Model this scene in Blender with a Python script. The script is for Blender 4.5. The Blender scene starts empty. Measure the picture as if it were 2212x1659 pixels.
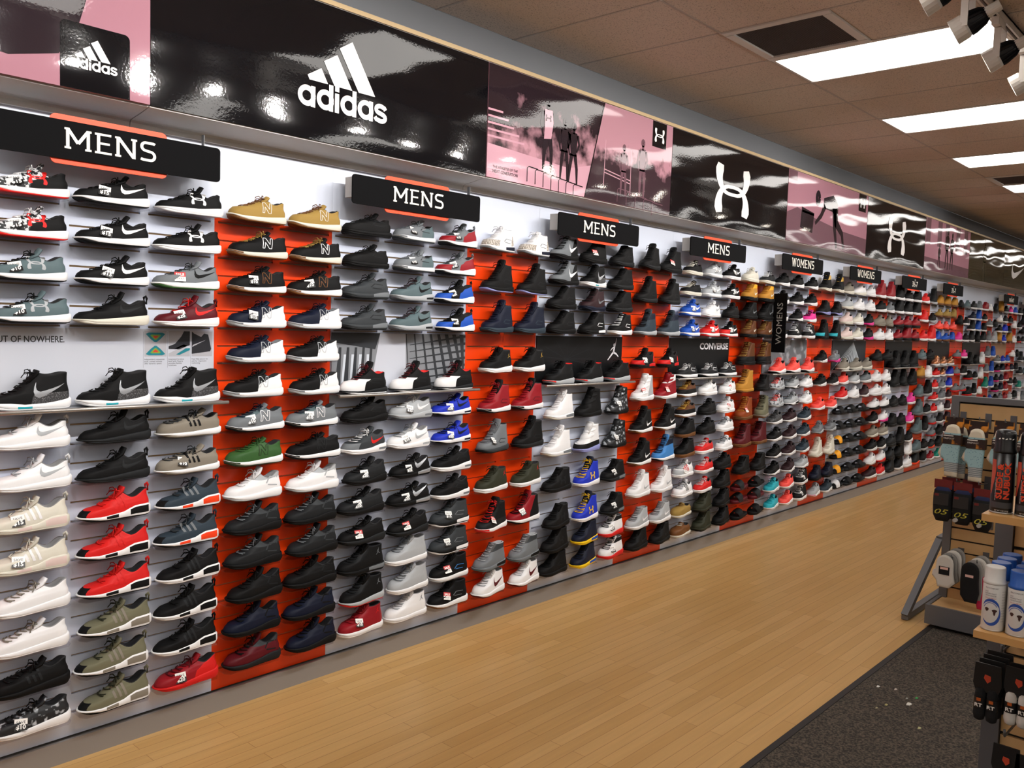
import bpy, math, random
from mathutils import Vector, Matrix
from mathutils.bvhtree import BVHTree
SC = bpy.context.scene
COL = SC.collection
PI = math.pi
R_ = random.Random(7)

# ------------------------------------------------------------------ camera, light, exposure
# X runs along the shoe wall, the slatwall face is Y = 0, the room is Y < 0, Z is up; metres
FRONT = -3.47
CAMPOS = (0.0, FRONT, 1.77)
def make_camera():
    cx, cy, f = 1106.0, 829.5, 1853.0
    vx = Vector((2802 - cx, 752 - cy, f)).normalized()
    vy = Vector((-928 - cx, 634 - cy, f))
    vy = (vy - vx * vx.dot(vy)).normalized()
    vz = vx.cross(vy)
    if vz.y > 0: vz = -vz
    w = lambda v: Vector((vx.dot(v), vy.dot(v), vz.dot(v)))
    r, u, b = w(Vector((1, 0, 0))), w(Vector((0, -1, 0))), w(Vector((0, 0, -1)))
    m = Matrix(((r.x, u.x, b.x, CAMPOS[0]), (r.y, u.y, b.y, CAMPOS[1]), (r.z, u.z, b.z, CAMPOS[2]), (0, 0, 0, 1)))
    cam = bpy.data.objects.new('camera', bpy.data.cameras.new('camera'))
    cam.data.sensor_width = 36.0
    cam.data.lens = f / 2212 * 36.0
    cam.data.clip_end = 200
    COL.objects.link(cam)
    cam.matrix_world = m
    SC.camera = cam
make_camera()
W_ = bpy.data.worlds.new('world'); SC.world = W_; W_.use_nodes = True
W_.node_tree.nodes['Background'].inputs[0].default_value = (0.9, 0.88, 0.86, 1)
W_.node_tree.nodes['Background'].inputs[1].default_value = 0.12
vs = SC.view_settings
vs.view_transform = 'Standard'; vs.look = 'None'; vs.exposure = 0.0; vs.gamma = 1.0
vs.use_curve_mapping = False
CEIL_EMIT = 6.0
SPOT_W = 48.0

# ------------------------------------------------------------------ materials
def srgb(h):
    c = [int(h[i:i + 2], 16) / 255 for i in (0, 2, 4)]
    return tuple((x / 12.92 if x <= .04045 else ((x + .055) / 1.055) ** 2.4) for x in c) + (1,)
MATS = {}
def mat(name, col, rough=.5, metal=0, emit=0, bump=None, spec=.5, coat=0, noise=None):
    if name in MATS: return MATS[name]
    m = bpy.data.materials.new(name); m.use_nodes = True
    nt = m.node_tree; b = nt.nodes['Principled BSDF']
    c = srgb(col) if isinstance(col, str) else tuple(col) + ((1,) if len(col) == 3 else ())
    b.inputs['Base Color'].default_value = c
    b.inputs['Roughness'].default_value = rough
    b.inputs['Metallic'].default_value = metal
    b.inputs['Specular IOR Level'].default_value = spec
    b.inputs['Coat Weight'].default_value = coat
    b.inputs['Coat Roughness'].default_value = .05
    if emit:
        b.inputs['Emission Color'].default_value = c
        b.inputs['Emission Strength'].default_value = emit
    if bump or noise:
        tc = nt.nodes.new('ShaderNodeTexCoord')
        n = nt.nodes.new('ShaderNodeTexNoise')
        nt.links.new(tc.outputs['Object'], n.inputs['Vector'])
        n.inputs['Scale'].default_value = (bump or noise)[0]
        n.inputs['Detail'].default_value = 2
        if bump:
            bp = nt.nodes.new('ShaderNodeBump')
            bp.inputs['Strength'].default_value = bump[1]
            bp.inputs['Distance'].default_value = bump[2]
            nt.links.new(n.outputs['Fac'], bp.inputs['Height'])
            nt.links.new(bp.outputs['Normal'], b.inputs['Normal'])
        if noise:
            r = nt.nodes.new('ShaderNodeMix'); r.data_type = 'RGBA'
            r.inputs['A'].default_value = c
            r.inputs['B'].default_value = srgb(noise[1])
            mp = nt.nodes.new('ShaderNodeMapRange')
            mp.inputs['From Min'].default_value = noise[2]; mp.inputs['From Max'].default_value = noise[3]
            nt.links.new(n.outputs['Fac'], mp.inputs['Value'])
            nt.links.new(mp.outputs['Result'], r.inputs['Factor'])
            nt.links.new(r.outputs['Result'], b.inputs['Base Color'])
    MATS[name] = m
    return m

# shoe colour palette (name -> hex, roughness)
PAL = {
 'black': ('060607', .7), 'charcoal': ('191b1d', .65), 'darkgrey': ('34383b', .6), 'grey': ('6f7478', .6), 'lightgrey': ('a9adb0', .6),
 'white': ('e9e9ea', .5), 'cream': ('d6d2c4', .6), 'red': ('cf1f1d', .55), 'darkred': ('8e1620', .5), 'maroon': ('561019', .5),
 'navy': ('0d1428', .6), 'blue': ('1d4fae', .55), 'royal': ('1f33b5', .55), 'skyblue': ('3f7fc0', .55), 'tan': ('9a7d40', .7),
 'wheat': ('b5802f', .7), 'brown': ('5b3417', .6), 'rust': ('8a3f17', .6), 'olive': ('6e6c56', .7), 'darkolive': ('2e3022', .65),
 'green': ('34592d', .55), 'teal': ('2aa7b5', .55), 'seagreen': ('117f6b', .5), 'slate': ('55666a', .6), 'slateblue': ('2e3a44', .65),
 'orange': ('f0441e', .5), 'coral': ('f4554c', .55), 'pink': ('e0358f', .55), 'blush': ('d9c3bd', .6), 'taupe': ('837c70', .65),
 'gum': ('6d4522', .5), 'yellow': ('f0c514', .5), 'gold': ('c9a046', .35), 'purple': ('4a2f86', .5), 'ice': ('8f93c9', .3),
 'burgundy': ('2f1a1e', .6), 'amber': ('f4a51c', .5), 'copper': ('c08058', .25), 'forest': ('28361f', .6), 'silver': ('b9bdc2', .25),
}
def pm(c):
    h, r = PAL[c]
    return mat('shoe_' + c, h, r, spec=.22, bump=(900, .25, .0006) if c not in ('silver', 'copper', 'gold') else None, metal=.6 if c in ('silver', 'copper') else 0)
CAMO = mat('camo_print', '15171b', .6, noise=(38, 'b4bac0', .55, .66))
FLORAL = mat('floral_print', 'b9bcc0', .6, noise=(60, '4d5054', .5, .56))
LEOPARD = mat('leopard_print', '4b4c4e', .6, noise=(85, '18191a', .5, .53))
ELEPH = mat('elephant_print', '8f867c', .6, noise=(160, 'd0c9be', .5, .55))
WEB = mat('triangle_print', 'c9cbcd', .6, noise=(75, '17181a', .47, .5))
MELANGE = mat('speckled_midsole', '2c2c2e', .6, noise=(300, '77777a', .58, .62))
SPECIAL = {'camo': CAMO, 'floral': FLORAL, 'leopard': LEOPARD, 'eleph': ELEPH, 'web': WEB, 'melange': MELANGE}
def sm(c): return SPECIAL[c] if c in SPECIAL else pm(c)
LINING = mat('shoe_lining', '1c1c1e', .9)
LININGL = mat('shoe_lining_light', '8b8b8b', .9)
TAGW = mat('tag_white', 'f1f0ec', .4); TAGK = mat('tag_black', '121212', .4); TAGR = mat('tag_red', 'cc1f22', .4)
SIGNK = mat('sign_black', '08080a', .8, spec=.12); SIGNO = mat('sign_orange', 'ff4a12', .45); SIGNW = mat('sign_lettering', 'f3efe2', .5)
WHITEP = mat('white_laminate', 'd4dbea', .28, spec=.5)
ORANGEP = mat('orange_laminate', 'f2420c', .28, spec=.5)
RAW = mat('raw_board', 'b9966a', .7)
GREYM = mat('grey_metal', '5d5f62', .45, metal=.3)
COVE = mat('cove_grey', 'b9b5b0', .45)
DARKM = mat('dark_metal', '68696c', .45, metal=.3)
ROD = mat('shelf_rail', 'a9a5a0', .35, metal=.7)

def clear_mat():
    m = bpy.data.materials.new('clear_acrylic'); m.use_nodes = True
    nt = m.node_tree; nt.nodes.clear()
    o = nt.nodes.new('ShaderNodeOutputMaterial'); t = nt.nodes.new('ShaderNodeBsdfTransparent')
    g = nt.nodes.new('ShaderNodeBsdfGlossy'); mx = nt.nodes.new('ShaderNodeMixShader'); lw = nt.nodes.new('ShaderNodeLayerWeight')
    t.inputs[0].default_value = (.93, .93, .96, 1); g.inputs['Roughness'].default_value = .05
    pw = nt.nodes.new('ShaderNodeMath'); pw.operation = 'POWER'; pw.inputs[1].default_value = 4.0
    ad = nt.nodes.new('ShaderNodeMath'); ad.operation = 'MULTIPLY_ADD'; ad.inputs[1].default_value = .5; ad.inputs[2].default_value = .04
    lw.inputs[0].default_value = .5
    nt.links.new(lw.outputs['Facing'], pw.inputs[0]); nt.links.new(pw.outputs[0], ad.inputs[0]); nt.links.new(ad.outputs[0], mx.inputs[0])
    nt.links.new(t.outputs[0], mx.inputs[1]); nt.links.new(g.outputs[0], mx.inputs[2])
    nt.links.new(mx.outputs[0], o.inputs[0])
    return m
CLEAR = clear_mat()

# ------------------------------------------------------------------ mesh helpers
class MB:
    def __init__(s): s.v = []; s.f = []; s.m = []; s.sm = []
    def face(s, idx, m=0, smooth=False): s.f.append(tuple(idx)); s.m.append(m); s.sm.append(smooth)
    def box(s, x0, x1, y0, y1, z0, z1, m=0):
        n = len(s.v)
        s.v += [(x0, y0, z0), (x1, y0, z0), (x1, y1, z0), (x0, y1, z0), (x0, y0, z1), (x1, y0, z1), (x1, y1, z1), (x0, y1, z1)]
        for q in ((0, 3, 2, 1), (4, 5, 6, 7), (0, 1, 5, 4), (1, 2, 6, 5), (2, 3, 7, 6), (3, 0, 4, 7)):
            s.face([n + i for i in q], m)
    def poly(s, pts, m=0, smooth=False):
        n = len(s.v); s.v += [tuple(p) for p in pts]; s.face(range(n, n + len(pts)), m, smooth)
    def rings(s, rs, m=0, cap0=True, cap1=True, closed=True, smooth=True, mf=None):
        n0 = len(s.v); N = len(rs[0])
        for r in rs: s.v += [tuple(p) for p in r]
        for i in range(len(rs) - 1):
            for j in range(N if closed else N - 1):
                k = (j + 1) % N
                s.face((n0 + i * N + j, n0 + i * N + k, n0 + (i + 1) * N + k, n0 + (i + 1) * N + j), mf(i, j) if mf else m, smooth)
        if cap0: s.face([n0 + j for j in range(N)][::-1], m)
        if cap1: s.face([n0 + (len(rs) - 1) * N + j for j in range(N)], m)
    def tube(s, pts, r, m=0, n=6, flat=1.0):
        pts = [Vector(p) for p in pts]; rs = []
        rad = r if isinstance(r, (list, tuple)) else [r] * len(pts)
        up = Vector((0, 0, 1))
        for i, p in enumerate(pts):
            t = (pts[min(i + 1, len(pts) - 1)] - pts[max(i - 1, 0)]).normalized()
            a = t.cross(up)
            if a.length < 1e-3: a = t.cross(Vector((1, 0, 0)))
            a.normalize(); b = t.cross(a).normalized()
            rs.append([p + a * (rad[i] * math.cos(2 * PI * k / n)) + b * (rad[i] * flat * math.sin(2 * PI * k / n)) for k in range(n)])
        s.rings(rs, m)
    def strip(s, ab, m=0):
        n = len(s.v)
        for a, b in ab: s.v += [tuple(a), tuple(b)]
        for i in range(len(ab) - 1): s.face((n + 2 * i, n + 2 * i + 2, n + 2 * i + 3, n + 2 * i + 1), m)
    def add(s, o, M=None, mmap=None):
        n = len(s.v)
        s.v += [tuple(M @ Vector(p)) for p in o.v] if M else [tuple(p) for p in o.v]
        for f, m, k in zip(o.f, o.m, o.sm): s.face([n + i for i in f], mmap[m] if mmap else m, k)
    def mesh(s, name, mats):
        me = bpy.data.meshes.new(name)
        me.from_pydata([tuple(p) for p in s.v], [], s.f)
        for m in mats: me.materials.append(m)
        me.polygons.foreach_set('material_index', s.m); me.polygons.foreach_set('use_smooth', s.sm)
        me.update()
        return me
    def obj(s, name, mats, parent=None, loc=None, **tags):
        if not isinstance(mats, (list, tuple)): mats = [mats]
        return link(name, s.mesh(name, mats), parent, loc, **tags)
def link(name, me, parent=None, loc=None, **tags):
    o = bpy.data.objects.new(name, me); COL.objects.link(o)
    if parent: o.parent = parent
    if loc: o.location = loc
    for k, v in tags.items(): o[k] = v
    return o
def thing(name, label, cat, loc=(0, 0, 0), group=None, rz=0):
    o = link(name, None, None, loc, label=label, category=cat)
    o.rotation_euler = (0, 0, rz); o.empty_display_size = .05
    if group: o['group'] = group
    return o
def struct(name, mb, mats, loc=None): return mb.obj(name, mats, None, loc, kind='structure')
def lerp(a, b, t): return a + (b - a) * t
def interp(tab, t):
    if t <= tab[0][0]: return tab[0][1:] if len(tab[0]) > 2 else tab[0][1]
    for i in range(len(tab) - 1):
        a, b = tab[i], tab[i + 1]
        if t <= b[0]:
            u = (t - a[0]) / (b[0] - a[0])
            if len(a) > 2: return tuple(lerp(p, q, u) for p, q in zip(a[1:], b[1:]))
            return lerp(a[1], b[1], u)
    return tab[-1][1:] if len(tab[-1]) > 2 else tab[-1][1]
def sinterp(tab, t):
    """Catmull-Rom version of interp for tuples"""
    ts = [a[0] for a in tab]
    if t <= ts[0]: return tab[0][1:]
    if t >= ts[-1]: return tab[-1][1:]
    i = max(k for k in range(len(ts) - 1) if ts[k] <= t)
    u = (t - ts[i]) / (ts[i + 1] - ts[i])
    g = lambda k: tab[min(max(k, 0), len(tab) - 1)][1:]
    p0, p1, p2, p3 = g(i - 1), g(i), g(i + 1), g(i + 2)
    return tuple(.5 * ((2 * b) + (-a + c) * u + (2 * a - 5 * b + 4 * c - d) * u * u + (-a + 3 * b - 3 * c + d) * u ** 3) for a, b, c, d in zip(p0, p1, p2, p3))
_TX = {}
def text_geo(s, size=1.0, sx=1.0, sp=1.0, bold=0.0):
    """(verts2d, faces) of a word in the built-in font, origin at left baseline"""
    key = (s, size, sx, sp, bold)
    if key in _TX: return _TX[key]
    cu = bpy.data.curves.new('txt', 'FONT'); cu.body = s; cu.size = size; cu.resolution_u = 2; cu.space_character = sp; cu.offset = bold
    ob = bpy.data.objects.new('txt', cu); COL.objects.link(ob)
    dg = bpy.context.evaluated_depsgraph_get(); dg.update()
    me = ob.evaluated_get(dg).to_mesh()
    v = [(p.co.x * sx, p.co.y) for p in me.vertices]; f = [tuple(p.vertices) for p in me.polygons]
    ob.evaluated_get(dg).to_mesh_clear()
    bpy.data.objects.remove(ob); bpy.data.curves.remove(cu)
    _TX[key] = (v, f)
    return v, f
def put_text(mb, s, fn, size=1.0, m=0, sx=1.0, align='l', width=None, sp=1.0, bold=0.0):
    v, f = text_geo(s, size, sx, sp, bold)
    if not v: return
    x0, x1 = min(p[0] for p in v), max(p[0] for p in v)
    k = width / (x1 - x0) if width else 1
    off = {'l': 0, 'c': (x1 - x0) / 2, 'r': (x1 - x0)}[align]
    n = len(mb.v)
    mb.v += [tuple(fn((p[0] - x0 - off) * k, p[1])) for p in v]
    for q in f: mb.face([n + i for i in q], m)
def stroke(pts, w):
    """2-D polyline -> list of (left, right) pairs; w scalar or list"""
    out = []
    for i, p in enumerate(pts):
        a = pts[max(i - 1, 0)]; b = pts[min(i + 1, len(pts) - 1)]
        dx, dy = b[0] - a[0], b[1] - a[1]; l = math.hypot(dx, dy) or 1
        ww = w[i] if isinstance(w, (list, tuple)) else w
        nx, ny = -dy / l * ww / 2, dx / l * ww / 2
        out.append(((p[0] + nx, p[1] + ny), (p[0] - nx, p[1] - ny)))
    return out
def arc(cx, cy, rx, ry, a0, a1, n=24): return [(cx + rx * math.cos(math.radians(lerp(a0, a1, i / n))), cy + ry * math.sin(math.radians(lerp(a0, a1, i / n)))) for i in range(n + 1)]
# slab-serif capitals used on the hanging signs; unit height, returns (width, strips)
def slab(ch):
    t = .135; S = []
    def bar(x0, y0, x1, y1, w=t): S.append(stroke([(x0, y0), (x1, y1)], w))
    def serif(x, y, l=.26): bar(x - l / 2, y, x + l / 2, y, t * .75)
    h = t * .375
    if ch == 'M':
        W = 1.08; bar(.13, 0, .13, 1); bar(.95, 0, .95, 1); bar(.13, .97, .54, .3, t * 1.05); bar(.95, .97, .54, .3, t * 1.05)
        serif(.13, h); serif(.95, h); bar(0, 1 - h, .2, 1 - h, t * .75); bar(.88, 1 - h, 1.08, 1 - h, t * .75)
    elif ch == 'E':
        W = .7; bar(.15, 0, .15, 1); bar(0, 1 - h, .68, 1 - h, t * .8); bar(.15, .51, .62, .51, t * .8); bar(0, h, .7, h, t * .8)
    elif ch == 'N':
        W = .95; bar(.13, 0, .13, 1); bar(.82, 0, .82, 1); bar(.15, .95, .8, .05, t * 1.1); serif(.13, h); bar(0, 1 - h, .2, 1 - h, t * .75); serif(.82, 1 - h)
    elif ch == 'S':
        W = .7
        S.append(stroke([(.66, .9), (.6, .935)] + [(.5, .94)] + [(.25, .94)] + arc(.25, .74, .18, .2, 95, 265, 12) + [(.46, .5)] + arc(.46, .28, .19, .22, 85, -85, 12) + [(.15, .065), (.03, .1)], t))
    elif ch == 'W':
        W = 1.2; bar(.14, 1, .36, 0); bar(.36, 0, .6, .95); bar(.6, .95, .84, 0); bar(.84, 0, 1.06, 1); bar(0, 1 - h, .3, 1 - h, t * .75); bar(.9, 1 - h, 1.2, 1 - h, t * .75)
    elif ch == 'O':
        W = .82; S.append(stroke(arc(.41, .5, .34, .435, 0, 360, 28), t))
    else: W = .4
    return W, S
def slab_word(mb, word, fn, height, m=0, gap=.14, width=None):
    tot = sum(slab(c)[0] for c in word) + gap * (len(word) - 1)
    kx = width / tot if width else height
    x = -tot / 2
    for c in word:
        w, S = slab(c)
        for i, st in enumerate(S):
            o = lambda q: (q[0], q[1] - .00012 * i, q[2])
            mb.strip([(o(fn((x + a[0]) * kx, a[1] * height)), o(fn((x + b[0]) * kx, b[1] * height))) for a, b in st], m)
        x += w + gap
# marks as 2-D strips / polygons in a unit box
SW_O = [(.1, .85), (.03, .62), (0, .36), (.04, .15), (.15, .05), (.32, .12), (.55, .32), (.78, .54), (1, .78)]
SW_I = [(.1, .85), (.08, .62), (.1, .46), (.15, .39), (.22, .36), (.36, .41), (.6, .52), (.8, .64), (1, .78)]
def mark(kind):
    """list of strips [(left,right)...] in unit coordinates (x right, y up)"""
    if kind == 'swoosh': return [list(zip(SW_O, SW_I))]
    if kind == 'ua':
        out = []
        for sg in (1, -1):
            P_, w = [], []
            for i in range(21):
                a = math.radians(lerp(180, 0, i / 20)); c = math.cos(a); u = abs(i - 10) / 10
                P_.append((.5 + .42 * math.copysign(abs(c) ** .62, c) - .06 * math.copysign(1, c) * u ** 6, .5 + sg * (.5 - .58 * math.sin(a) ** .9))); w.append(lerp(.07, .24, u ** 1.6) if u < .98 else .16)
            out.append(stroke(P_, w))
        return out
    if kind == 'nout':
        P_ = [(0, 0), (.2, 0), (.3, .6), (.62, 0), (.84, 0), (1, 1), (.8, 1), (.7, .4), (.38, 1), (.16, 1), (0, 0)]
        return [stroke([a, b], .055) for a, b in zip(P_, P_[1:])]
    if kind == 'n':
        t = .2; return [stroke([(.12, 0), (.27, 1)], t), stroke([(.27, 1), (.72, 0)], t), stroke([(.72, 0), (.87, 1)], t)]
    if kind == '3s':
        return [stroke([(.1 + .28 * i, 1), (.3 + .28 * i, 0)], .13) for i in range(3)]
    if kind == 'form': return [stroke([(0, .3), (.3, .8), (.9, .7)], .1), stroke([(.1, .2), (.8, .1)], .1)]
    if kind == 'jump':
        return [stroke([(.78, 1), (.72, .8), (.66, .62)], [.03, .05, .06]), stroke(arc(.6, .68, .045, .05, 0, 360, 10), .07), stroke([(.64, .62), (.58, .45), (.55, .33)], [.1, .12, .1]),
                stroke([(.6, .6), (.42, .52), (.3, .42)], [.06, .05, .03]), stroke([(.55, .36), (.35, .2), (.1, .0)], [.1, .08, .05]), stroke([(.56, .34), (.78, .28), (.98, .14)], [.1, .08, .05])]
    return []
# ------------------------------------------------------------------ shoes
# every table is (v or t, ...) along: t = toe 0 -> heel 1; v = sole line 0 -> collar 1; metres
FOOT = [(0, .036), (.15, .044), (.32, .0485), (.5, .0425), (.66, .037), (.85, .037), (1, .034)]
def A(L, zt_, zb, P, Q, dip=.02, tg=(.03, .024), taper=.70, lac=(.42, .97, 7), out=.007, flare=1.04, kind='running shoe', wide=1.0, close=False, bow=True, loop=False, name='running_shoe'):
    return dict(L=L, zt=[(t, z * .80 + (.003 if t > .8 else 0)) for t, z in zt_], zb=zb, P=P, Q=Q, dip=dip, tg=tg, taper=taper, lac=lac, out=out, flare=flare, kind=kind, wide=wide, close=close, bow=bow, loop=loop, name=name)
RUN_B = [(0, .014), (.1, .004), (.25, 0), (.92, 0), (1, .005)]
FLAT_B = [(0, .008), (.12, 0), (1, 0)]
LOWP = [(0, .010, .026), (.12, .003, .044), (.28, .020, .06), (.5, .08, .072), (.74, .132, .093), (1, .176, .112)]
LOWQ = [(0, .288, .04), (.2, .294, .055), (.6, .287, .076), (1, .288, .102)]
def PQ(px, pz, qz, toe=.055):
    hi = min(1, max(0, (pz - .115) / .06))
    toe += .006
    return ([(0, .010, .026), (.12, .003, toe * .74), (.28, .020, toe), (.48, .076, toe + .010), (.68, .118, lerp(toe + .016, pz, .36)), (.84, lerp(lerp(.122, px, .6), px - .022, hi), lerp(toe, pz, .68)), (1, px, pz)],
            [(0, .287, .04), (.2, .293, .058), (.6, .285, lerp(.05, qz, .6)), (1, .286, qz)])
ARCH = {}
def reg(k, pq, **kw):
    d = dict(L=.297, zt=[(0, .03), (.3, .024), (.6, .03), (1, .044)], zb=RUN_B, P=pq[0], Q=pq[1]); d.update(kw); d['zt_'] = d.pop('zt'); ARCH[k] = A(**d)
reg('nb', (LOWP, LOWQ), tg=(.02, .022), kind='low trainer', zt=[(0, .036), (.12, .026), (.3, .024), (.6, .03), (1, .042)])
reg('run', PQ(.178, .102, .1, .045), kind='running shoe', zt=[(0, .026), (.3, .028), (.6, .032), (1, .048)])
reg('ua', PQ(.172, .102, .096, .042), kind='running shoe', zt=[(0, .024), (.3, .026), (.6, .03), (1, .044)], dip=.022)
reg('roshe', PQ(.165, .11, .1, .04), kind='knit sneaker', loop=True, zt=[(0, .022), (.25, .022), (.6, .034), (1, .048)], lac=(.5, .97, 4), dip=.024, name='sneaker')
reg('samoa', PQ(.185, .098, .092, .05), kind='low trainer', zt=[(0, .022), (.5, .024), (1, .036)], lac=(.35, .95, 8), name='trainer')
reg('nmd', PQ(.16, .115, .11, .04), kind='knit sneaker', loop=True, zt=[(0, .026), (.25, .022), (.5, .03), (.64, .036), (.7, .056), (.93, .058), (.96, .05), (1, .05)], lac=(.5, .96, 5), dip=.03, tg=(.02, .026), name='sneaker')
reg('zx', PQ(.175, .104, .104, .046), kind='running shoe', zt=[(0, .024), (.3, .026), (.6, .036), (1, .052)], flare=1.06)
reg('hua', PQ(.158, .122, .115, .05), kind='chunky sneaker', zt=[(0, .032), (.3, .028), (.6, .036), (.8, .052), (1, .046)], flare=1.09, lac=(.45, .93, 6), dip=.028, tg=(.03, .026), name='sneaker')
reg('air', PQ(.172, .112, .108, .05), kind='air-cushioned sneaker', zt=[(0, .034), (.3, .028), (.6, .032), (.8, .048), (1, .05)], flare=1.07, name='sneaker')
reg('presto', PQ(.168, .112, .11, .046), kind='running shoe', zt=[(0, .03), (.3, .026), (.6, .03), (.85, .046), (1, .05)], loop=True, lac=(.45, .95, 6))
reg('puma', PQ(.175, .1, .092, .05), kind='low suede sneaker', zt=[(0, .028), (.5, .024), (1, .03)], zb=FLAT_B, lac=(.42, .95, 6), name='sneaker')
reg('court', PQ(.168, .11, .1, .054), kind='low court sneaker', zt=[(0, .032), (.5, .03), (1, .032)], zb=FLAT_B, flare=1.05, name='sneaker')
reg('canvas', PQ(.17, .098, .088, .048), kind='low canvas sneaker', zt=[(0, .034), (.5, .03), (1, .03)], zb=FLAT_B, flare=1.05, wide=.94, name='sneaker')
reg('mid', PQ(.165, .135, .132, .055), kind='mid-top sneaker', zt=[(0, .032), (.5, .03), (1, .036)], zb=FLAT_B, dip=.008, name='basketball_shoe', tg=(.016, .028), lac=(.42, .97, 8))
reg('kyrie', PQ(.16, .142, .14, .048), kind='basketball shoe', zt=[(0, .034), (.25, .032), (.42, .024), (.7, .028), (1, .046)], dip=.01, name='basketball_shoe', tg=(.012, .028), flare=1.07, lac=(.4, .93, 7))
reg('flight', PQ(.163, .14, .132, .055), kind='basketball shoe', zt=[(0, .034), (.3, .028), (.5, .034), (.7, .04), (1, .046)], dip=.006, name='basketball_shoe', tg=(.013, .03), flare=1.06, lac=(.42, .97, 8))
reg('high', PQ(.172, .17, .16, .052), kind='high-top sneaker', zt=[(0, .034), (.3, .03), (.6, .032), (1, .044)], dip=.004, name='high_top_sneaker', tg=(.03, .03), flare=1.05, taper=.72, lac=(.38, .94, 9))
reg('hmid', PQ(.168, .147, .142, .052), kind='high-top sneaker', zt=[(0, .034), (.3, .03), (.6, .032), (1, .044)], dip=.004, name='high_top_sneaker', tg=(.006, .03), flare=1.05, taper=.74, lac=(.4, .93, 8), bow=False)
reg('bmid', PQ(.165, .146, .143, .058), kind='lace-up boot', zt=[(0, .036), (.5, .03), (.62, .032), (1, .036)], zb=FLAT_B, dip=.0, name='boot', tg=(.003, .034), flare=1.08, taper=.84, lac=(.4, .93, 7), wide=1.03, bow=False)
reg('soldier', PQ(.172, .188, .18, .048), kind='strapped high-top', zt=[(0, .03), (.3, .028), (.6, .034), (1, .046)], dip=.002, name='high_top_sneaker', tg=(.012, .03), flare=1.05, taper=.75, lac=(.4, .5, 1))
reg('boot', PQ(.165, .19, .188, .065), kind='lace-up boot', zt=[(0, .036), (.5, .03), (.62, .032), (1, .036)], zb=FLAT_B, dip=.0, name='boot', tg=(.012, .034), flare=1.08, taper=.84, lac=(.4, .96, 8), wide=1.05)
reg('harden', PQ(.165, .14, .105, .055), kind='basketball shoe', zt=[(0, .02), (.3, .016), (.5, .02), (1, .036)], dip=.022, name='basketball_shoe', tg=(.03, .03), flare=1.05, lac=(.48, .97, 7))
reg('moc', PQ(.15, .092, .078, .055), kind='boat shoe', zt=[(0, .024), (.5, .022), (1, .026)], zb=FLAT_B, dip=.012, name='boat_shoe', tg=(.014, .024), lac=(.62, .97, 3), flare=1.04)

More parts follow.
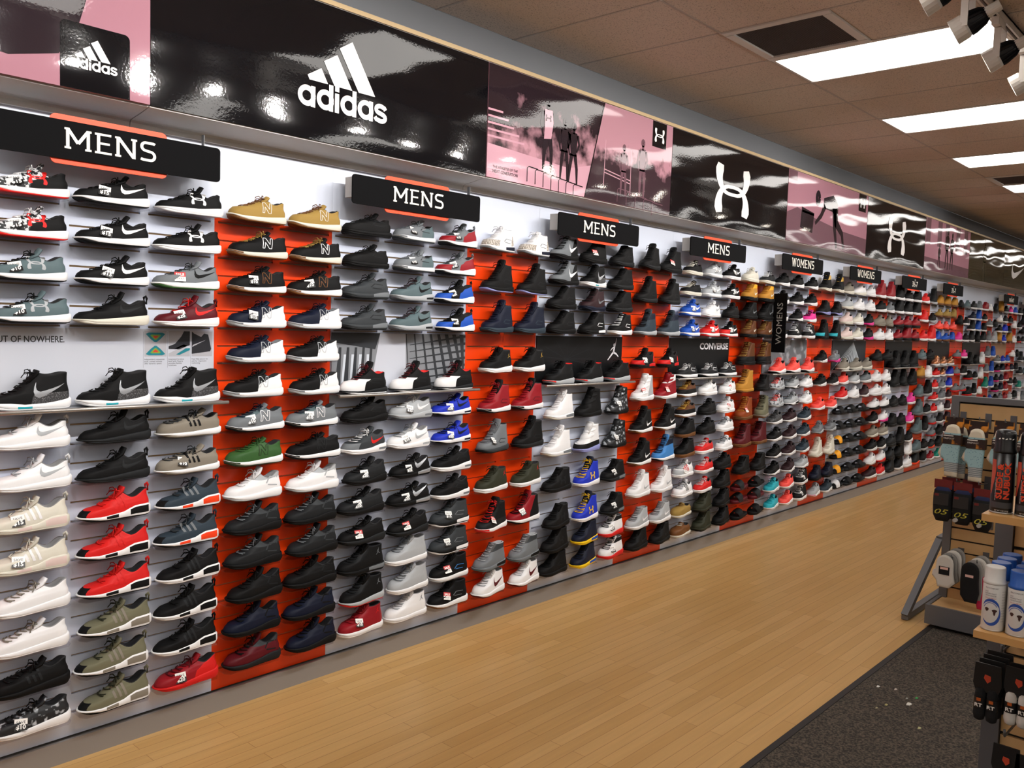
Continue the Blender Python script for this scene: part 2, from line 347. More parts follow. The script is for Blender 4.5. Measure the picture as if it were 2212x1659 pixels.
def shoe_geo(arch, zone='', mz='', logo='', N=36, M=13, parts=True):
    a = ARCH[arch]; L = a['L']; zt, zb = a['zt'], a['zb']; out = {}
    k = L / .297; wd = a['wide']
    def foot(t): return interp(FOOT, min(max(t, 0), 1)) * wd
    def endf(d, ln): u = min(max(d / ln, 0), 1); return math.sqrt(max(0, 1 - (1 - u) ** 2))
    TP = [(0, .97), (.15, 1.0), (.4, .93), (.7, lerp(.93, a['taper'], .6)), (1, a['taper'])]
    def pt(v, ph, inset=0.0, dz=0.0):
        xf, zf = sinterp(a['P'], v); xb, zq = sinterp(a['Q'], v)
        xf += inset; xb -= inset
        s = (1 - math.cos(ph)) / 2
        x = xf + (xb - xf) * s
        la = lerp(.13 * L, .055, min(1, v * 2)); lb = lerp(.11 * L, .036, min(1, v * 1.5))
        hw = foot(x / L) * interp(TP, v) * endf(x - xf, la) * endf(xb - x, lb) - inset * (1 if 0 < s < 1 else 0)
        hw = max(hw, 0)
        z = zf + (zq - zf) * s
        if v < .3:                                            # hug the sole line low down
            z0 = interp(zt, x / L) - .004
            z = lerp(z0, z, min(1, v / .3) ** .8)
        z -= a['dip'] * v ** 3 * max(0, math.sin(PI * min(1, s * 1.15))) ** 1.5
        return Vector((x - L / 2, -hw if math.sin(ph) > 0 else hw, z + dz))
    # --- upper with padded collar and lining
    def mfun(i, j):
        v = (i + .5) / M; ph = 2 * PI * (j + .5) / N
        p = pt(v, ph); x = p.x + L / 2; t = x / L
        if i >= M: return 2
        s = (1 - math.cos(ph)) / 2
        if zone == 'clip' and s > .5 and v < .28: return 1
        if zone == 'heel' and s > .62: return 1
        if zone == 'back' and s > .47: return 1
        if zone == 'toe' and s < .27 and v < .3: return 1
        if zone == 'cap' and s < .43 and v < .52: return 1
        if zone == 'toeheel' and ((s < .32 and v < .28) or (s > .8 and v < .6) or (v < .08)): return 1
        if zone == 'presto' and (s < .22 and v < .3 or (s > .5 and v < .85)): return 1
        if zone == 'tip' and s < .05 and v < .3: return 1
        if zone == 'collar' and v > .72: return 1
        if zone == 'low' and v < .3: return 1
        if zone == 'eye' and v > .42 and s < .17: return 1
        return 0
    u = MB()
    rs = [[pt(i / M, 2 * PI * j / N) for j in range(N)] for i in range(M + 1)]
    inner = [(.004, .003), (.008, -.004), (.009, -.03), (.012, -.05)]
    rs += [[pt(1, 2 * PI * j / N, q, dz) for j in range(N)] for q, dz in inner]
    u.rings(rs, mf=mfun, cap0=True, cap1=True)
    u.m[-1] = 2
    u.v = [tuple(p) for p in u.v]
    out['upper'] = u
    # --- sole
    def sole_ring(off, zf):
        r = []
        for j in range(N):
            ph = 2 * PI * j / N; s = (1 - math.cos(ph)) / 2; x = L * s
            hw = foot(s) * endf(x, .13 * L) * endf(L - x, .11 * L) * a['flare']
            sx = (s - .5) * 2 * off
            r.append(Vector((x - L / 2 + sx, (-1 if math.sin(ph) > 0 else 1) * max(0, hw + off), zf(s))))
        return r
    bz = lambda s: interp(zb, s); tz = lambda s: interp(zt, s) + .003
    oz = lambda s: min(bz(s) + a['out'] * (1 + 1.1 * max(0, 1 - s / .3)), tz(s) - .006)
    o = MB()
    o.rings([sole_ring(-.006, bz), sole_ring(-.001, lambda s: bz(s) + .002), sole_ring(.0005, oz)], cap1=True)
    out['outsole'] = o
    mid = MB()
    def mm(i, j):
        s = (1 - math.cos(2 * PI * (j + .5) / N)) / 2
        if i > 2 or i == 0 and mz != 'low': return 0
        if mz == 'nmd' and (.36 < s < .52 and i < 3 or .68 < s < .93): return 1
        if mz == 'air' and .72 < s < .93 and i == 1: return 1
        if mz == 'kyrie' and .38 < s < .55 and i < 2: return 1
        if mz == 'heel' and s > .62 and i >= 1: return 1
        if mz == 'toe' and s < .2: return 1
        return 0
    if mz == 'kyrie':
        def mm(i, j):
            s = (1 - math.cos(2 * PI * (j + .5) / N)) / 2
            return 1 if .36 < s < .52 and i < 2 else 0
    md = [sole_ring(.0005, lambda s: oz(s) - .0005)] + [sole_ring(.003 - .001 * q, (lambda q: lambda s: lerp(oz(s), tz(s), q))(q)) for q in (.18, .5, .85)] + [sole_ring(-.001, tz), sole_ring(-.008, lambda s: tz(s) - .002)]
    mid.rings(md, cap0=False, cap1=True, mf=mm)
    out['midsole'] = mid
    # --- tongue
    p0, p1 = pt(.8, 0), pt(1, 0)
    d = (p1 - p0).normalized(); d = (d + Vector((0, 0, .5))).normalized()
    ext, tw = a['tg']
    nrm = Vector((-d.z, 0, d.x))
    tmb = MB(); trs = []
    base = pt(.62, 0) + Vector((.006, 0, -.004))
    for q, w in ((base, .8), (p1 + Vector((.008, 0, 0)), .95), (p1 + d * ext * .6 + Vector((.006, 0, 0)), 1.0), (p1 + d * ext + Vector((.007, 0, 0)), .8)):
        ring = []
        for sgn, offn in ((1, .003), (-1, -.003)):
            for b in range(7):
                yy = (b / 3 - 1) * sgn
                ring.append(q + Vector((0, yy * tw * w, 0)) + nrm * (offn - .008 * yy * yy))
        trs.append(ring)
    tmb.rings(trs, smooth=True)
    out['tongue'] = tmb
    if a['loop']:
        h = pt(1, PI); hl = MB(); out['heel_loop'] = hl; hl.tube([h + Vector((-.004, 0, -.004)), h + Vector((-.006, 0, .016)), h + Vector((.002, 0, .022)), h + Vector((.006, 0, .012)), h + Vector((.004, 0, -.012))], .0035, n=5, flat=1.6)
    # --- laces
    lm = MB(); v0, v1, n = a['lac']
    nl = Vector((-.5, 0, .85)) * .0035
    for i in range(n):
        va = lerp(v0, v1, i / max(1, n - 1)) if n > 1 else v0
        vb = min(.99, va + (v1 - v0) / max(2, n) * .55)
        pts = [pt(lerp(va, vb, q / 6), lerp(-.52, .52, q / 6)) + nl for q in range(7)]
        lm.tube(pts, .0026, n=5, flat=.8)
        if i % 2 == 0 and n > 3:
            pts = [pt(lerp(vb, va, q / 6), lerp(-.52, .52, q / 6)) + nl * 1.2 for q in range(7)]
            lm.tube(pts, .0026, n=5, flat=.8)
    if a['bow'] and n > 3:
        c = pt(.97, 0) + nl
        for sg in (1, -1):
            lm.tube([c, c + Vector((-.006, sg * .014, .012)), c + Vector((-.012, sg * .03, .008)), c + Vector((-.014, sg * .034, -.008)), c + Vector((-.008, sg * .02, -.006)), c], .0022, n=5)
            lm.tube([c, c + Vector((-.014, sg * .018, .0)), c + Vector((-.024, sg * .034, -.022))], .002, n=4)
    if arch == 'soldier':                                        # straps instead of laces
        for v in (.62, .8, .95):
            rr = [[pt(v + dv, ph) + Vector((0, 0, 0)) + (pt(v, ph) - Vector((.04, 0, pt(v, ph).z))).normalized() * o2 for ph in [lerp(-1.5, 1.5, q / 12) for q in range(13)]] for dv, o2 in ((-.05, .002), (-.03, .005), (.03, .005), (.045, .002))]
            lm.rings(rr, closed=False, cap0=False, cap1=False)
    out['laces'] = lm
    # --- decals on the outer side
    if logo:
        bvh = BVHTree.FromPolygons([Vector(p) for p in u.v], u.f)
        def proj(x, z, off=.0012):
            h = bvh.ray_cast(Vector((x, -.2, z)), Vector((0, 1, 0)))
            if h[0] is None: return Vector((x, -.03, z))
            n_ = h[1] if h[1].y < 0 else -h[1]
            return h[0] + n_ * off
        lg = MB(); boxes = {
            'swoosh': [(.17, .045, .105, .05, 'swoosh')], 'bigswoosh': [(.155, .042, .115, .075, 'swoosh')], 'ua': [(.14, .044, .07, .048, 'ua')], 'n': [(.15, .046, .058, .046, 'nout')],
            '3s': [(.115, .045, .08, .05, '3s')], 'form': [(.16, .05, .09, .035, 'form')], 'jump': [(.225, .085, .03, .035, 'jump')], 'eyes': [(.1, .06, .09, .04, '3s')], 'strap': [(.2, .05, .07, .06, 'form')]}[logo]
        hi = a['P'][-1][2]
        for bx, bzz, bw, bh, kd in boxes:
            for si, st in enumerate(mark(kd)):
                n0 = len(lg.v); K = 3; cnt = 0
                for i in range(len(st) - 1):
                    for q in range(4 if kd in ('n', '3s') else 2):
                        uu = q / (4 if kd in ('n', '3s') else 2)
                        A_ = tuple(lerp(st[i][0][c], st[i + 1][0][c], uu) for c in (0, 1)); B_ = tuple(lerp(st[i][1][c], st[i + 1][1][c], uu) for c in (0, 1))
                        for w in range(K + 1):
                            lg.v.append(tuple(proj(bx + bw * lerp(A_[0], B_[0], w / K) - L / 2, bzz + bh * lerp(A_[1], B_[1], w / K), .001 + .0002 * si)))
                        cnt += 1
                for w in range(K + 1): lg.v.append(tuple(proj(bx + bw * lerp(st[-1][0][0], st[-1][1][0], w / K) - L / 2, bzz + bh * lerp(st[-1][0][1], st[-1][1][1], w / K), .001 + .0002 * si)))
                for i in range(cnt):
                    for w in range(K): lg.face((n0 + i * (K + 1) + w, n0 + i * (K + 1) + w + 1, n0 + (i + 1) * (K + 1) + w + 1, n0 + (i + 1) * (K + 1) + w), 0, True)
        out['logo'] = lg
    # resting plane for the price tag on the outer vamp: (x, y, z, tilt)
    bvh = BVHTree.FromPolygons([Vector(p) for p in u.v], u.f)
    ys = {}
    for zz in [.03 + .006 * q for q in range(20)]:
        h = bvh.ray_cast(Vector((.108 - L / 2, -.2, zz)), Vector((0, 1, 0)))
        if h[0] is not None: ys[zz] = h[0].y
    zs = sorted(ys); z0 = zs[0] if zs else .03; ztop = zs[-1] if zs else .07
    za = max(z0, ztop - .04)
    ya = min(ys.values()) if not zs else ys[min(zs, key=lambda q: abs(q - za))]
    yb = ys[ztop] if zs else -.02
    out['_tag'] = (.1 - L / 2, min(ya, yb - .012) - .009, za, math.atan2(max(0, yb - ya), max(.02, ztop - za)))
    return out

def tag_geo(kind):
    """small two-tone price card, front faces -Y"""
    m = MB(); w, h = .045, .044
    m.box(-w / 2, w / 2, 0, .0008, 0, h / 2, 2 if False else 1); m.box(-w / 2, w / 2, 0, .0008, h / 2, h, 2 if kind == 'S' else 0)
    fn = lambda z0: (lambda x, y: (x, -.0005, z0 + y))
    if kind == 'S':
        m.m[0:6] = [0] * 6
        put_text(m, 'SALE', fn(h * .6), .017, 0, align='c', width=.034, bold=.0006)
        put_text(m, '59.97', fn(h * .18), .013, 1, align='c', width=.028)
    else:
        put_text(m, 'SAVE', fn(h * .6), .014, 1, align='c', width=.032)
        put_text(m, '$' + kind, fn(h * .14), .022, 0, align='c', width=.034, bold=.0008)
    return m
def slide_geo(N=24):
    """pool slide: foot bed, outsole and one broad strap"""
    L = .285; out = {}
    def ring(off, z):
        r = []
        for j in range(N):
            ph = 2 * PI * j / N; s = (1 - math.cos(ph)) / 2
            hw = interp(FOOT, s) * math.sqrt(max(0, 1 - (1 - min(1, s / .14)) ** 2)) * math.sqrt(max(0, 1 - (1 - min(1, (1 - s) / .12)) ** 2))
            r.append(Vector((L * s - L / 2, (-1 if math.sin(ph) > 0 else 1) * max(0, hw + off), z + .008 * s)))
        return r
    o = MB(); o.rings([ring(-.003, 0), ring(.001, .004), ring(.001, .018), ring(-.003, .024)]); out['outsole'] = o
    f = MB(); f.rings([ring(-.004, .023), ring(-.006, .0262), ring(-.01, .0255)], cap0=False); out['footbed'] = f
    s = MB(); rs = []
    for x, hgt in ((.045, .048), (.06, .053), (.11, .066), (.14, .071)):
        w = interp(FOOT, x / L)
        rs.append([Vector((x - L / 2, w * 1.05 * math.cos(a), .012 + hgt * max(0, math.sin(a)) ** .7)) for a in [PI * q / 12 for q in range(13)]])
    outer = rs; innr = [[p + Vector((0, -p.y * .08, -.003)) for p in r] for r in rs]
    s.rings(outer, closed=False, cap0=False, cap1=False); s.rings(innr, closed=False, cap0=False, cap1=False)
    out['strap'] = s
    return out

CW = {'darkgrey': 'dark grey', 'lightgrey': 'light grey', 'darkred': 'deep red', 'darkolive': 'dark olive', 'skyblue': 'sky blue', 'slateblue': 'slate blue', 'seagreen': 'sea green', 'camo': 'camouflage', 'floral': 'floral', 'leopard': 'leopard-spot', 'web': 'black-and-white', 'eleph': 'grey', 'forest': 'dark green', 'royal': 'bright blue', 'ice': 'icy', 'melange': 'speckled'}
def cw(c): return CW.get(c, c)
def parse(spec):
    p = spec.split(); d = dict(a=p[0], b='black', g='', z='', mz='', t='')
    for q in p[1:]:
        k, v = q.split('='); d[k] = v
    d.setdefault('c', d['b']); d.setdefault('m', 'white'); d.setdefault('k', d['m']); d.setdefault('o', d['m']); d.setdefault('l', d['b']); d.setdefault('n', d['l'] if d['l'] == d['b'] else d['b'])
    return d
_CACHE = {}
_TAGC = {}
def cached_parts(key, maker):
    if key not in _CACHE:
        g = maker(); _CACHE[key] = (g, {k: v.mesh(k, [LINING] * 3) for k, v in g.items() if k[0] != '_' and v.f})
    return _CACHE[key]
def slots(o, mats):
    while len(o.data.materials) < len(mats): o.data.materials.append(None)
    for i, m in enumerate(mats):
        o.material_slots[i].link = 'OBJECT'; o.material_slots[i].material = m
def shoe(spec, x, y, z, label, rz=0.0, group='shoes displayed on the shoe wall'):
    d = parse(spec)
    if d['a'] == 'slide':
        g, ms = cached_parts('slide', slide_geo)
        t = thing('slide_sandal', label, 'sandal', (x, y, z), group, rz)
        for k, c in (('outsole', d['o']), ('footbed', d['o']), ('strap', d['b'])): slots(link(k, ms[k], t), [sm(c)] * 1)
        return t
    a = ARCH[d['a']]; logo = d['g'].split(':')[0] if d['g'] else ''; lc = d['g'].split(':')[1] if d['g'] else ''
    key = (d['a'], d['z'], d['mz'], logo)
    g, ms = cached_parts(key, lambda: shoe_geo(*key))
    t = thing(a['name'], label, 'boot' if a['name'] == 'boot' else 'shoe', (x, y, z), group, rz)
    t.scale = (.95, .95, .95)
    dark = d['b'] in ('white', 'cream', 'lightgrey', 'blush')
    slots(link('upper', ms['upper'], t), [sm(d['b']), sm(d['c']), LININGL if dark else (sm(d['i']) if 'i' in d else LINING)])
    slots(link('midsole', ms['midsole'], t), [sm(d['m']), sm(d['k'])])
    slots(link('outsole', ms['outsole'], t), [sm(d['o'])])
    slots(link('tongue', ms['tongue'], t), [sm(d['n'])])
    slots(link('laces', ms['laces'], t), [sm(d['l'])])
    if 'heel_loop' in ms: slots(link('heel_loop', ms['heel_loop'], t), [sm(d['b'])])
    if logo: slots(link('logo', ms['logo'], t), [sm(lc)])
    if d['t']:
        if d['t'] not in _TAGC: _TAGC[d['t']] = tag_geo(d['t']).mesh('price_tag', [TAGW, TAGK, TAGR])
        tg = link('price_tag', _TAGC[d['t']], t)
        c = g['_tag']
        tg.location = (c[0], c[1], c[2])
        tg.rotation_euler = (-min(c[3], .9) * .8, R_.uniform(-.25, .3), R_.uniform(-.35, -.05))
    return t
# ------------------------------------------------------------------ the room
PX0, PER = .963, 1.524            # left end of the first white bay, bay pitch
WW, OW = .914, .61                # width of a white bay / of an orange strip
XA, XB = -2.6, 25.0
CZ = 3.45
def floor_mat():
    m = bpy.data.materials.new('maple_planks'); m.use_nodes = True; nt = m.node_tree; b = nt.nodes['Principled BSDF']
    tc = nt.nodes.new('ShaderNodeTexCoord')
    br = nt.nodes.new('ShaderNodeTexBrick'); br.offset = .37; br.offset_frequency = 2
    br.inputs['Color1'].default_value = srgb('cda56b'); br.inputs['Color2'].default_value = srgb('c0975c'); br.inputs['Mortar'].default_value = srgb('997040')
    br.inputs['Scale'].default_value = 1; br.inputs['Mortar Size'].default_value = .0012; br.inputs['Brick Width'].default_value = .92; br.inputs['Row Height'].default_value = .062
    mp = nt.nodes.new('ShaderNodeMapping'); mp.inputs['Scale'].default_value = (1.2, 22, 1)
    n = nt.nodes.new('ShaderNodeTexNoise'); n.inputs['Scale'].default_value = 2.2; n.inputs['Detail'].default_value = 4
    mx = nt.nodes.new('ShaderNodeMix'); mx.data_type = 'RGBA'; mx.blend_type = 'MULTIPLY'; mx.inputs['Factor'].default_value = .45
    cr = nt.nodes.new('ShaderNodeMapRange'); cr.inputs['From Min'].default_value = .3; cr.inputs['From Max'].default_value = .7; cr.inputs['To Min'].default_value = .82; cr.inputs['To Max'].default_value = 1.08
    nt.links.new(tc.outputs['Object'], br.inputs['Vector']); nt.links.new(tc.outputs['Object'], mp.inputs['Vector']); nt.links.new(mp.outputs[0], n.inputs['Vector'])
    nt.links.new(n.outputs['Fac'], cr.inputs['Value']); nt.links.new(br.outputs['Color'], mx.inputs['A']); nt.links.new(cr.outputs['Result'], mx.inputs['B'])
    nt.links.new(mx.outputs['Result'], b.inputs['Base Color'])
    b.inputs['Roughness'].default_value = .34; b.inputs['Specular IOR Level'].default_value = .4
    return m
def ceil_mat():
    m = bpy.data.materials.new('ceiling_tile'); m.use_nodes = True; nt = m.node_tree; b = nt.nodes['Principled BSDF']
    tc = nt.nodes.new('ShaderNodeTexCoord'); n = nt.nodes.new('ShaderNodeTexNoise'); n.inputs['Scale'].default_value = 150; n.inputs['Detail'].default_value = 1
    nt.links.new(tc.outputs['Object'], n.inputs['Vector'])
    r = nt.nodes.new('ShaderNodeMix'); r.data_type = 'RGBA'; r.inputs['A'].default_value = srgb('9e9084'); r.inputs['B'].default_value = srgb('d3c1b2')
    mp = nt.nodes.new('ShaderNodeMapRange'); mp.inputs['From Min'].default_value = .3; mp.inputs['From Max'].default_value = .42
    nt.links.new(n.outputs['Fac'], mp.inputs['Value']); nt.links.new(mp.outputs[0], r.inputs['Factor']); nt.links.new(r.outputs['Result'], b.inputs['Base Color'])
    b.inputs['Roughness'].default_value = .95
    return m
CARPY = FRONT + 1.95 - .02          # wood / carpet edge (Y)
CARPY = -1.95
m = MB(); m.box(XA, XB, CARPY, .12, -.05, 0); struct('floor', m, floor_mat())
m = MB(); m.box(XA, XB, -12, CARPY, -.05, .004); struct('floor_carpet', m, mat('carpet_grey', '221e19', .95, noise=(110, '5c5246', .38, .68)))
m = MB(); m.box(XA, XB, CARPY - .008, CARPY + .022, 0, .007); struct('trim_1', m, mat('black_edge_strip', '1c1a19', .5))
m = MB(); m.box(XA, XB, .1, .2, 0, CZ); struct('wall_left', m, mat('grey_wall_paint', '808388', .7))
WALLW = mat('wall_paint_pale', 'cfc8c0', .8)
m = MB(); m.box(XA, XB, -12.1, -12, 0, CZ); struct('wall_right', m, WALLW)
m = MB(); m.box(XA - .1, XA, -12.1, .2, 0, CZ); struct('wall_near', m, WALLW)
m = MB(); m.box(XB, XB + .1, -12.1, .2, 0, CZ); struct('wall_far', m, WALLW)
# suspended ceiling: T-bar grid with tiles dropped in; openings where the lights and grilles sit
TX, TY, TX0, TY0 = .62, 1.24, 5.07, FRONT + 2.54
LIGHTS = [(TX0 + 1.86 * k, r) for k in range(-4, 10) for r in (0, -2, -4, -6)]
VENTS = [(4.45, TY0 - TX), (TX0 + 1.86 * 3 - TX, TY0 - TX)]
def near_any(x, y, L_): return any(abs(x - a) < .01 and abs(y - b) < .01 for a, b in L_)
tiles = MB(); grid = MB()
LL = [(x, TY0 + r * TY - TY) for x, r in LIGHTS]
cells = []
nx0, nx1 = int((XA - TX0) / TX) - 1, int((XB - TX0) / TX) + 1
for i in range(nx0, nx1 + 1):
    for j in range(-8, 2):
        x0, y0 = TX0 + i * TX, TY0 + j * TY
        x1, y1 = min(x0 + TX, XB), min(y0 + TY, .1)
        x0c = max(x0, XA); y0c = max(y0, -12)
        if x1 <= x0c or y1 <= y0c or near_any(x0, y0, LL): continue
        yt = y1
        for vx, vy in VENTS:
            if abs(vx - x0) < .01 and abs(vy + TX - y1) < .01: yt = vy
        tiles.box(x0c + .009, x1 - .009, y0c + .009, yt - .009, CZ, CZ + .012)
        tiles.box(x0c - .001, x1 + .001, y0c - .001, yt + .001, CZ + .004, CZ + .02)
struct('ceiling', tiles, ceil_mat())
for i in range(nx0, nx1 + 1):
    x = TX0 + i * TX
    if XA < x < XB: grid.box(x - .007, x + .007, -12, .1, CZ - .001, CZ + .003)
for j in range(-8, 2):
    y = TY0 + j * TY
    if -12 < y < .1: grid.box(XA, XB, y - .007, y + .007, CZ - .0015, CZ + .0035)
struct('trim_2', grid, mat('ceiling_grid', 'b5a79d', .6))
GLOW = mat('light_diffuser', 'fffaf4', .4, emit=CEIL_EMIT)
def lights():
    fr, df = MB(), MB()
    for a, b, c, d in ((0, .03, 0, TY), (TX - .03, TX, 0, TY), (.03, TX - .03, 0, .025), (.03, TX - .03, TY - .025, TY)): fr.box(a + .004, b - .004 if b > .1 else b, c + .004, d - .004, CZ - .004, CZ + .02)
    df.box(.035, TX - .035, .03, TY - .03, CZ - .001, CZ + .015)
    fm, dm = fr.mesh('frame', [mat('fixture_white', 'd8d2cc', .5)]), df.mesh('diffuser', [GLOW])
    for x, r in LIGHTS:
        y = TY0 + r * TY - TY
        if y < -12: continue
        k = round((x - TX0) / 1.86)
        t = thing('ceiling_light', f'white recessed ceiling light panel, {ordw(k + 1)} along the row nearest the shoe wall' if r == 0 and k >= 0 else 'white recessed ceiling light panel farther into the shop', 'ceiling light', (x, y, 0), 'recessed ceiling light panels')
        link('frame', fm, t); link('diffuser', dm, t)
ORD = ['top', 'second', 'third', 'fourth', 'fifth', 'sixth', 'seventh', 'eighth', 'ninth', 'tenth', 'eleventh', 'twelfth', 'thirteenth', 'fourteenth']
def ordw(n): return (['first'] + ORD[1:])[max(0, n - 1)] if n <= 14 else 'far'
lights()
for i, (x, y) in enumerate(VENTS):
    t = thing('ceiling_vent', 'square dark mesh air return grille ' + ('beside the nearest ceiling light' if i == 0 else 'beside the fourth ceiling light'), 'air vent', (x, y, 0), None)
    f, g = MB(), MB()
    for a, b, c, d in ((0, .055, 0, TX), (TX - .055, TX, 0, TX), (.055, TX - .055, 0, .055), (.055, TX - .055, TX - .055, TX)): f.box(a + .003, b - .003, c + .003, d - .003, CZ - .008, CZ + .01)
    f.obj('frame', mat('fixture_white', 'd8d2cc', .5), t)
    g.box(.05, TX - .05, .05, TX - .05, CZ + .012, CZ + .02, 1)
    for q in range(40): u = .055 + q * .01275; g.box(u, u + .004, .055, TX - .055, CZ, CZ + .006); g.box(.055, TX - .055, u, u + .004, CZ + .001, CZ + .005)
    g.obj('grille', [mat('grille_brown', '4d4442', .6), mat('duct_dark', '0c0b0b', .9)], t)
# track with spot heads
TRY = FRONT + 1.25
t = thing('lighting_track', 'white ceiling lighting track running parallel to the shoe wall', 'lighting track', (0, TRY, CZ))
m = MB(); m.box(-2.5, 12, -.018, -.008, -.045, -.002); m.box(-2.5, 12, .008, .018, -.045, -.002); m.box(-2.5, 12, -.018, .018, -.012, -.002)
m.obj('rail', mat('track_white', 'ded9d2', .45), t)
m = MB(); m.box(-2.5, 12, -.007, .007, -.03, -.013); m.obj('channel', mat('track_slot', '463630', .7), t)
HW = mat('spot_white', 'e2dcd4', .4); FIN = mat('spot_fins', '17171a', .45); LENS = mat('spot_lens', 'fff6ea', .3, emit=45)
def spot_head(x, label):
    t = thing('track_spotlight', label, 'spotlight', (x, TRY, CZ - .045), 'white spotlights clipped to the ceiling track')
    ad = MB(); ad.box(-.07, .07, -.017, .017, -.04, 0); ad.obj('adapter', HW, t)
    yk = MB()
    for s in (-1, 1): yk.box(.045 + s * .055 - .004, .045 + s * .055 + .004, -.016, .016, -.19, -.03)
    yk.box(-.014, .104, -.016, .016, -.042, -.03); yk.obj('yoke', HW, t)
    dirv = Vector((-.10, .80, -.42)).normalized()
    q = dirv.to_track_quat('Z', 'Y').to_matrix().to_4x4(); M = Matrix.Translation((.045, .0, -.17)) @ q
    def lathe(pr, n=20): 
        b = MB(); b.rings([[M @ Vector((r * math.cos(2 * PI * k / n), r * math.sin(2 * PI * k / n), z)) for k in range(n)] for r, z in pr], smooth=False); return b
    hs = lathe([(.051, .0), (.058, .01), (.06, .065), (.050, .066), (.036, .034)]); hs.obj('front_ring', HW, t)
    fn = lathe([(.02, -.085), (.034, -.07), (.046, -.03), (.05, .0)])
    for k in range(14):
        a = 2 * PI * k / 14; c, s_ = math.cos(a), math.sin(a)
        fn.poly([M @ Vector((r * c, r * s_, z)) for r, z in ((.02, -.085), (.03, -.09), (.045, -.07), (.057, -.02), (.057, .0), (.045, .0))])
    fn.obj('heat_sink', FIN, t)
    lathe([(.025, -.15), (.027, -.1), (.027, -.085)]).obj('driver_tube', HW, t)
    lathe([(.0, .034), (.034, .034), (.034, .038), (.0, .04)]).obj('lens', LENS, t)
    L = bpy.data.lights.new('spot_lamp', 'SPOT'); L.energy = SPOT_W; L.color = (1, .96, .93); L.spot_size = math.radians(88); L.spot_blend = .7; L.shadow_soft_size = .028
    lo = link('lamp', L, t, M @ Vector((0, 0, .07)))
    lo.rotation_euler = dirv.to_track_quat('-Z', 'Y').to_euler()
HX = [3.96, 4.42, 5.0, 5.56]
for i, x in enumerate([-.8, .1, .9, 1.45, 1.92, 2.34, 2.77, 3.25] + HX + [6.17, 7.0, 7.55, 8.05, 9.4, 10.6, 11.8]):
    lab = {3.96: 'white track spotlight cropped by the top edge, leftmost in view', 4.42: 'white track spotlight with lit lens in front of nearest ceiling light', 5.0: 'white track spotlight hanging at the far corner of nearest ceiling light', 5.56: 'white track spotlight at the right picture edge beside the track'}.get(x, 'white track spotlight outside the view')
    spot_head(x, lab)
# a second line of track lamps farther along lights the far bays
# ------------------------------------------------------------------ base, slatwall bays, cove, header
m = MB(); m.box(XA, XB, -.03, .08, 0, .075); m.box(XA, XB, -.03, -.018, .075, .088)
struct('baseboard_left', m, mat('base_laminate', '8c8783', .38, spec=.5))
NB = 15
SL = .0762
R0Z, RP = 2.172, .1524            # height of the top shelf line and the shelf pitch
def rowz(r): return R0Z - r * RP
def bay_panel(x0, ncol, matf, label, name_group):
    w = .3047 * ncol
    m = MB(); top = R0Z + .012
    m.box(0, w, .012, .03, .09, 2.50, 1)
    m.box(0, w, 0, .012, top, 2.50, 2)
    zs = [R0Z - .004 - k * SL for k in range(28) if R0Z - .004 - k * SL > .12]
    edges = [top] + zs + [.09]
    for i in range(len(edges) - 1):
        zt_ = edges[i] - (0 if i == 0 else .0075)
        m.box(0, w, 0, .012, edges[i + 1], zt_)
    for z in zs:                                                  # solid bridges between the routed slots
        for c in range(ncol + 1):
            a, b = max(0, c * .3047 - .017), min(w, c * .3047 + .017)
            m.box(a, b, .0, .012, z - .0075, z)
    t = m.obj('slatwall_panel', [matf, RAW, WHITEP], None, (x0, 0, 0), label=label, category='slatwall panel', group=name_group)
def bayname(kind, k):
    o = ['first', 'second', 'third', 'fourth', 'fifth', 'sixth', 'seventh', 'eighth', 'ninth', 'tenth', 'eleventh', 'twelfth', 'thirteenth'][k]
    return f'{o} {"white bay" if kind == "W" else "orange strip"} from left'
for k in range(NB):
    if k: pass
    lw = bayname('W', k) if k < 6 else 'far white bay'
    bay_panel(PX0 + PER * k, 3, WHITEP, f'white slotted wall panel, {lw}', 'slatwall panels of the shoe wall')
    lo = bayname('O', k) if k < 6 else 'far orange strip'
    bay_panel(PX0 + PER * k + WW, 2, ORANGEP, f'orange slotted wall panel, {lo}', 'slatwall panels of the shoe wall')
bay_panel(PX0 - OW, 2, ORANGEP, 'orange slotted wall panel left of the first white bay', 'slatwall panels of the shoe wall')
bay_panel(PX0 - PER, 3, WHITEP, 'white slotted wall panel left of the view', 'slatwall panels of the shoe wall')
# cove under the header, in lengths
prof = [(0, 2.492), (-.02, 2.492), (-.022, 2.512), (-.03, 2.52), (-.05, 2.524), (-.10, 2.531), (-.186, 2.546), (-.186, 2.552), (0, 2.552)]
HPX, HPW = 1.506, 1.828
cm = MB()
cm.rings([[(x, y, z) for y, z in prof] for x in (.002, HPW - .002)], smooth=False)
cme = cm.mesh('header_cove', [COVE])
for k in range(-2, 10):
    link('trim_%d' % (k + 5), cme, None, (HPX + HPW * k, 0, 0), kind='structure')
m = MB(); m.box(XA, XB, -.183, .1, 3.152, 3.176); m.box(XA, XB, -.193, -.183, 3.158, 3.179, 1)
struct('trim_20', m, [COVE, mat('header_cap_beige', 'c0a67c', .5)])
m = MB(); m.box(XA, XB, -.14, -.12, 2.553, 3.152); struct('trim_21', m, COVE)
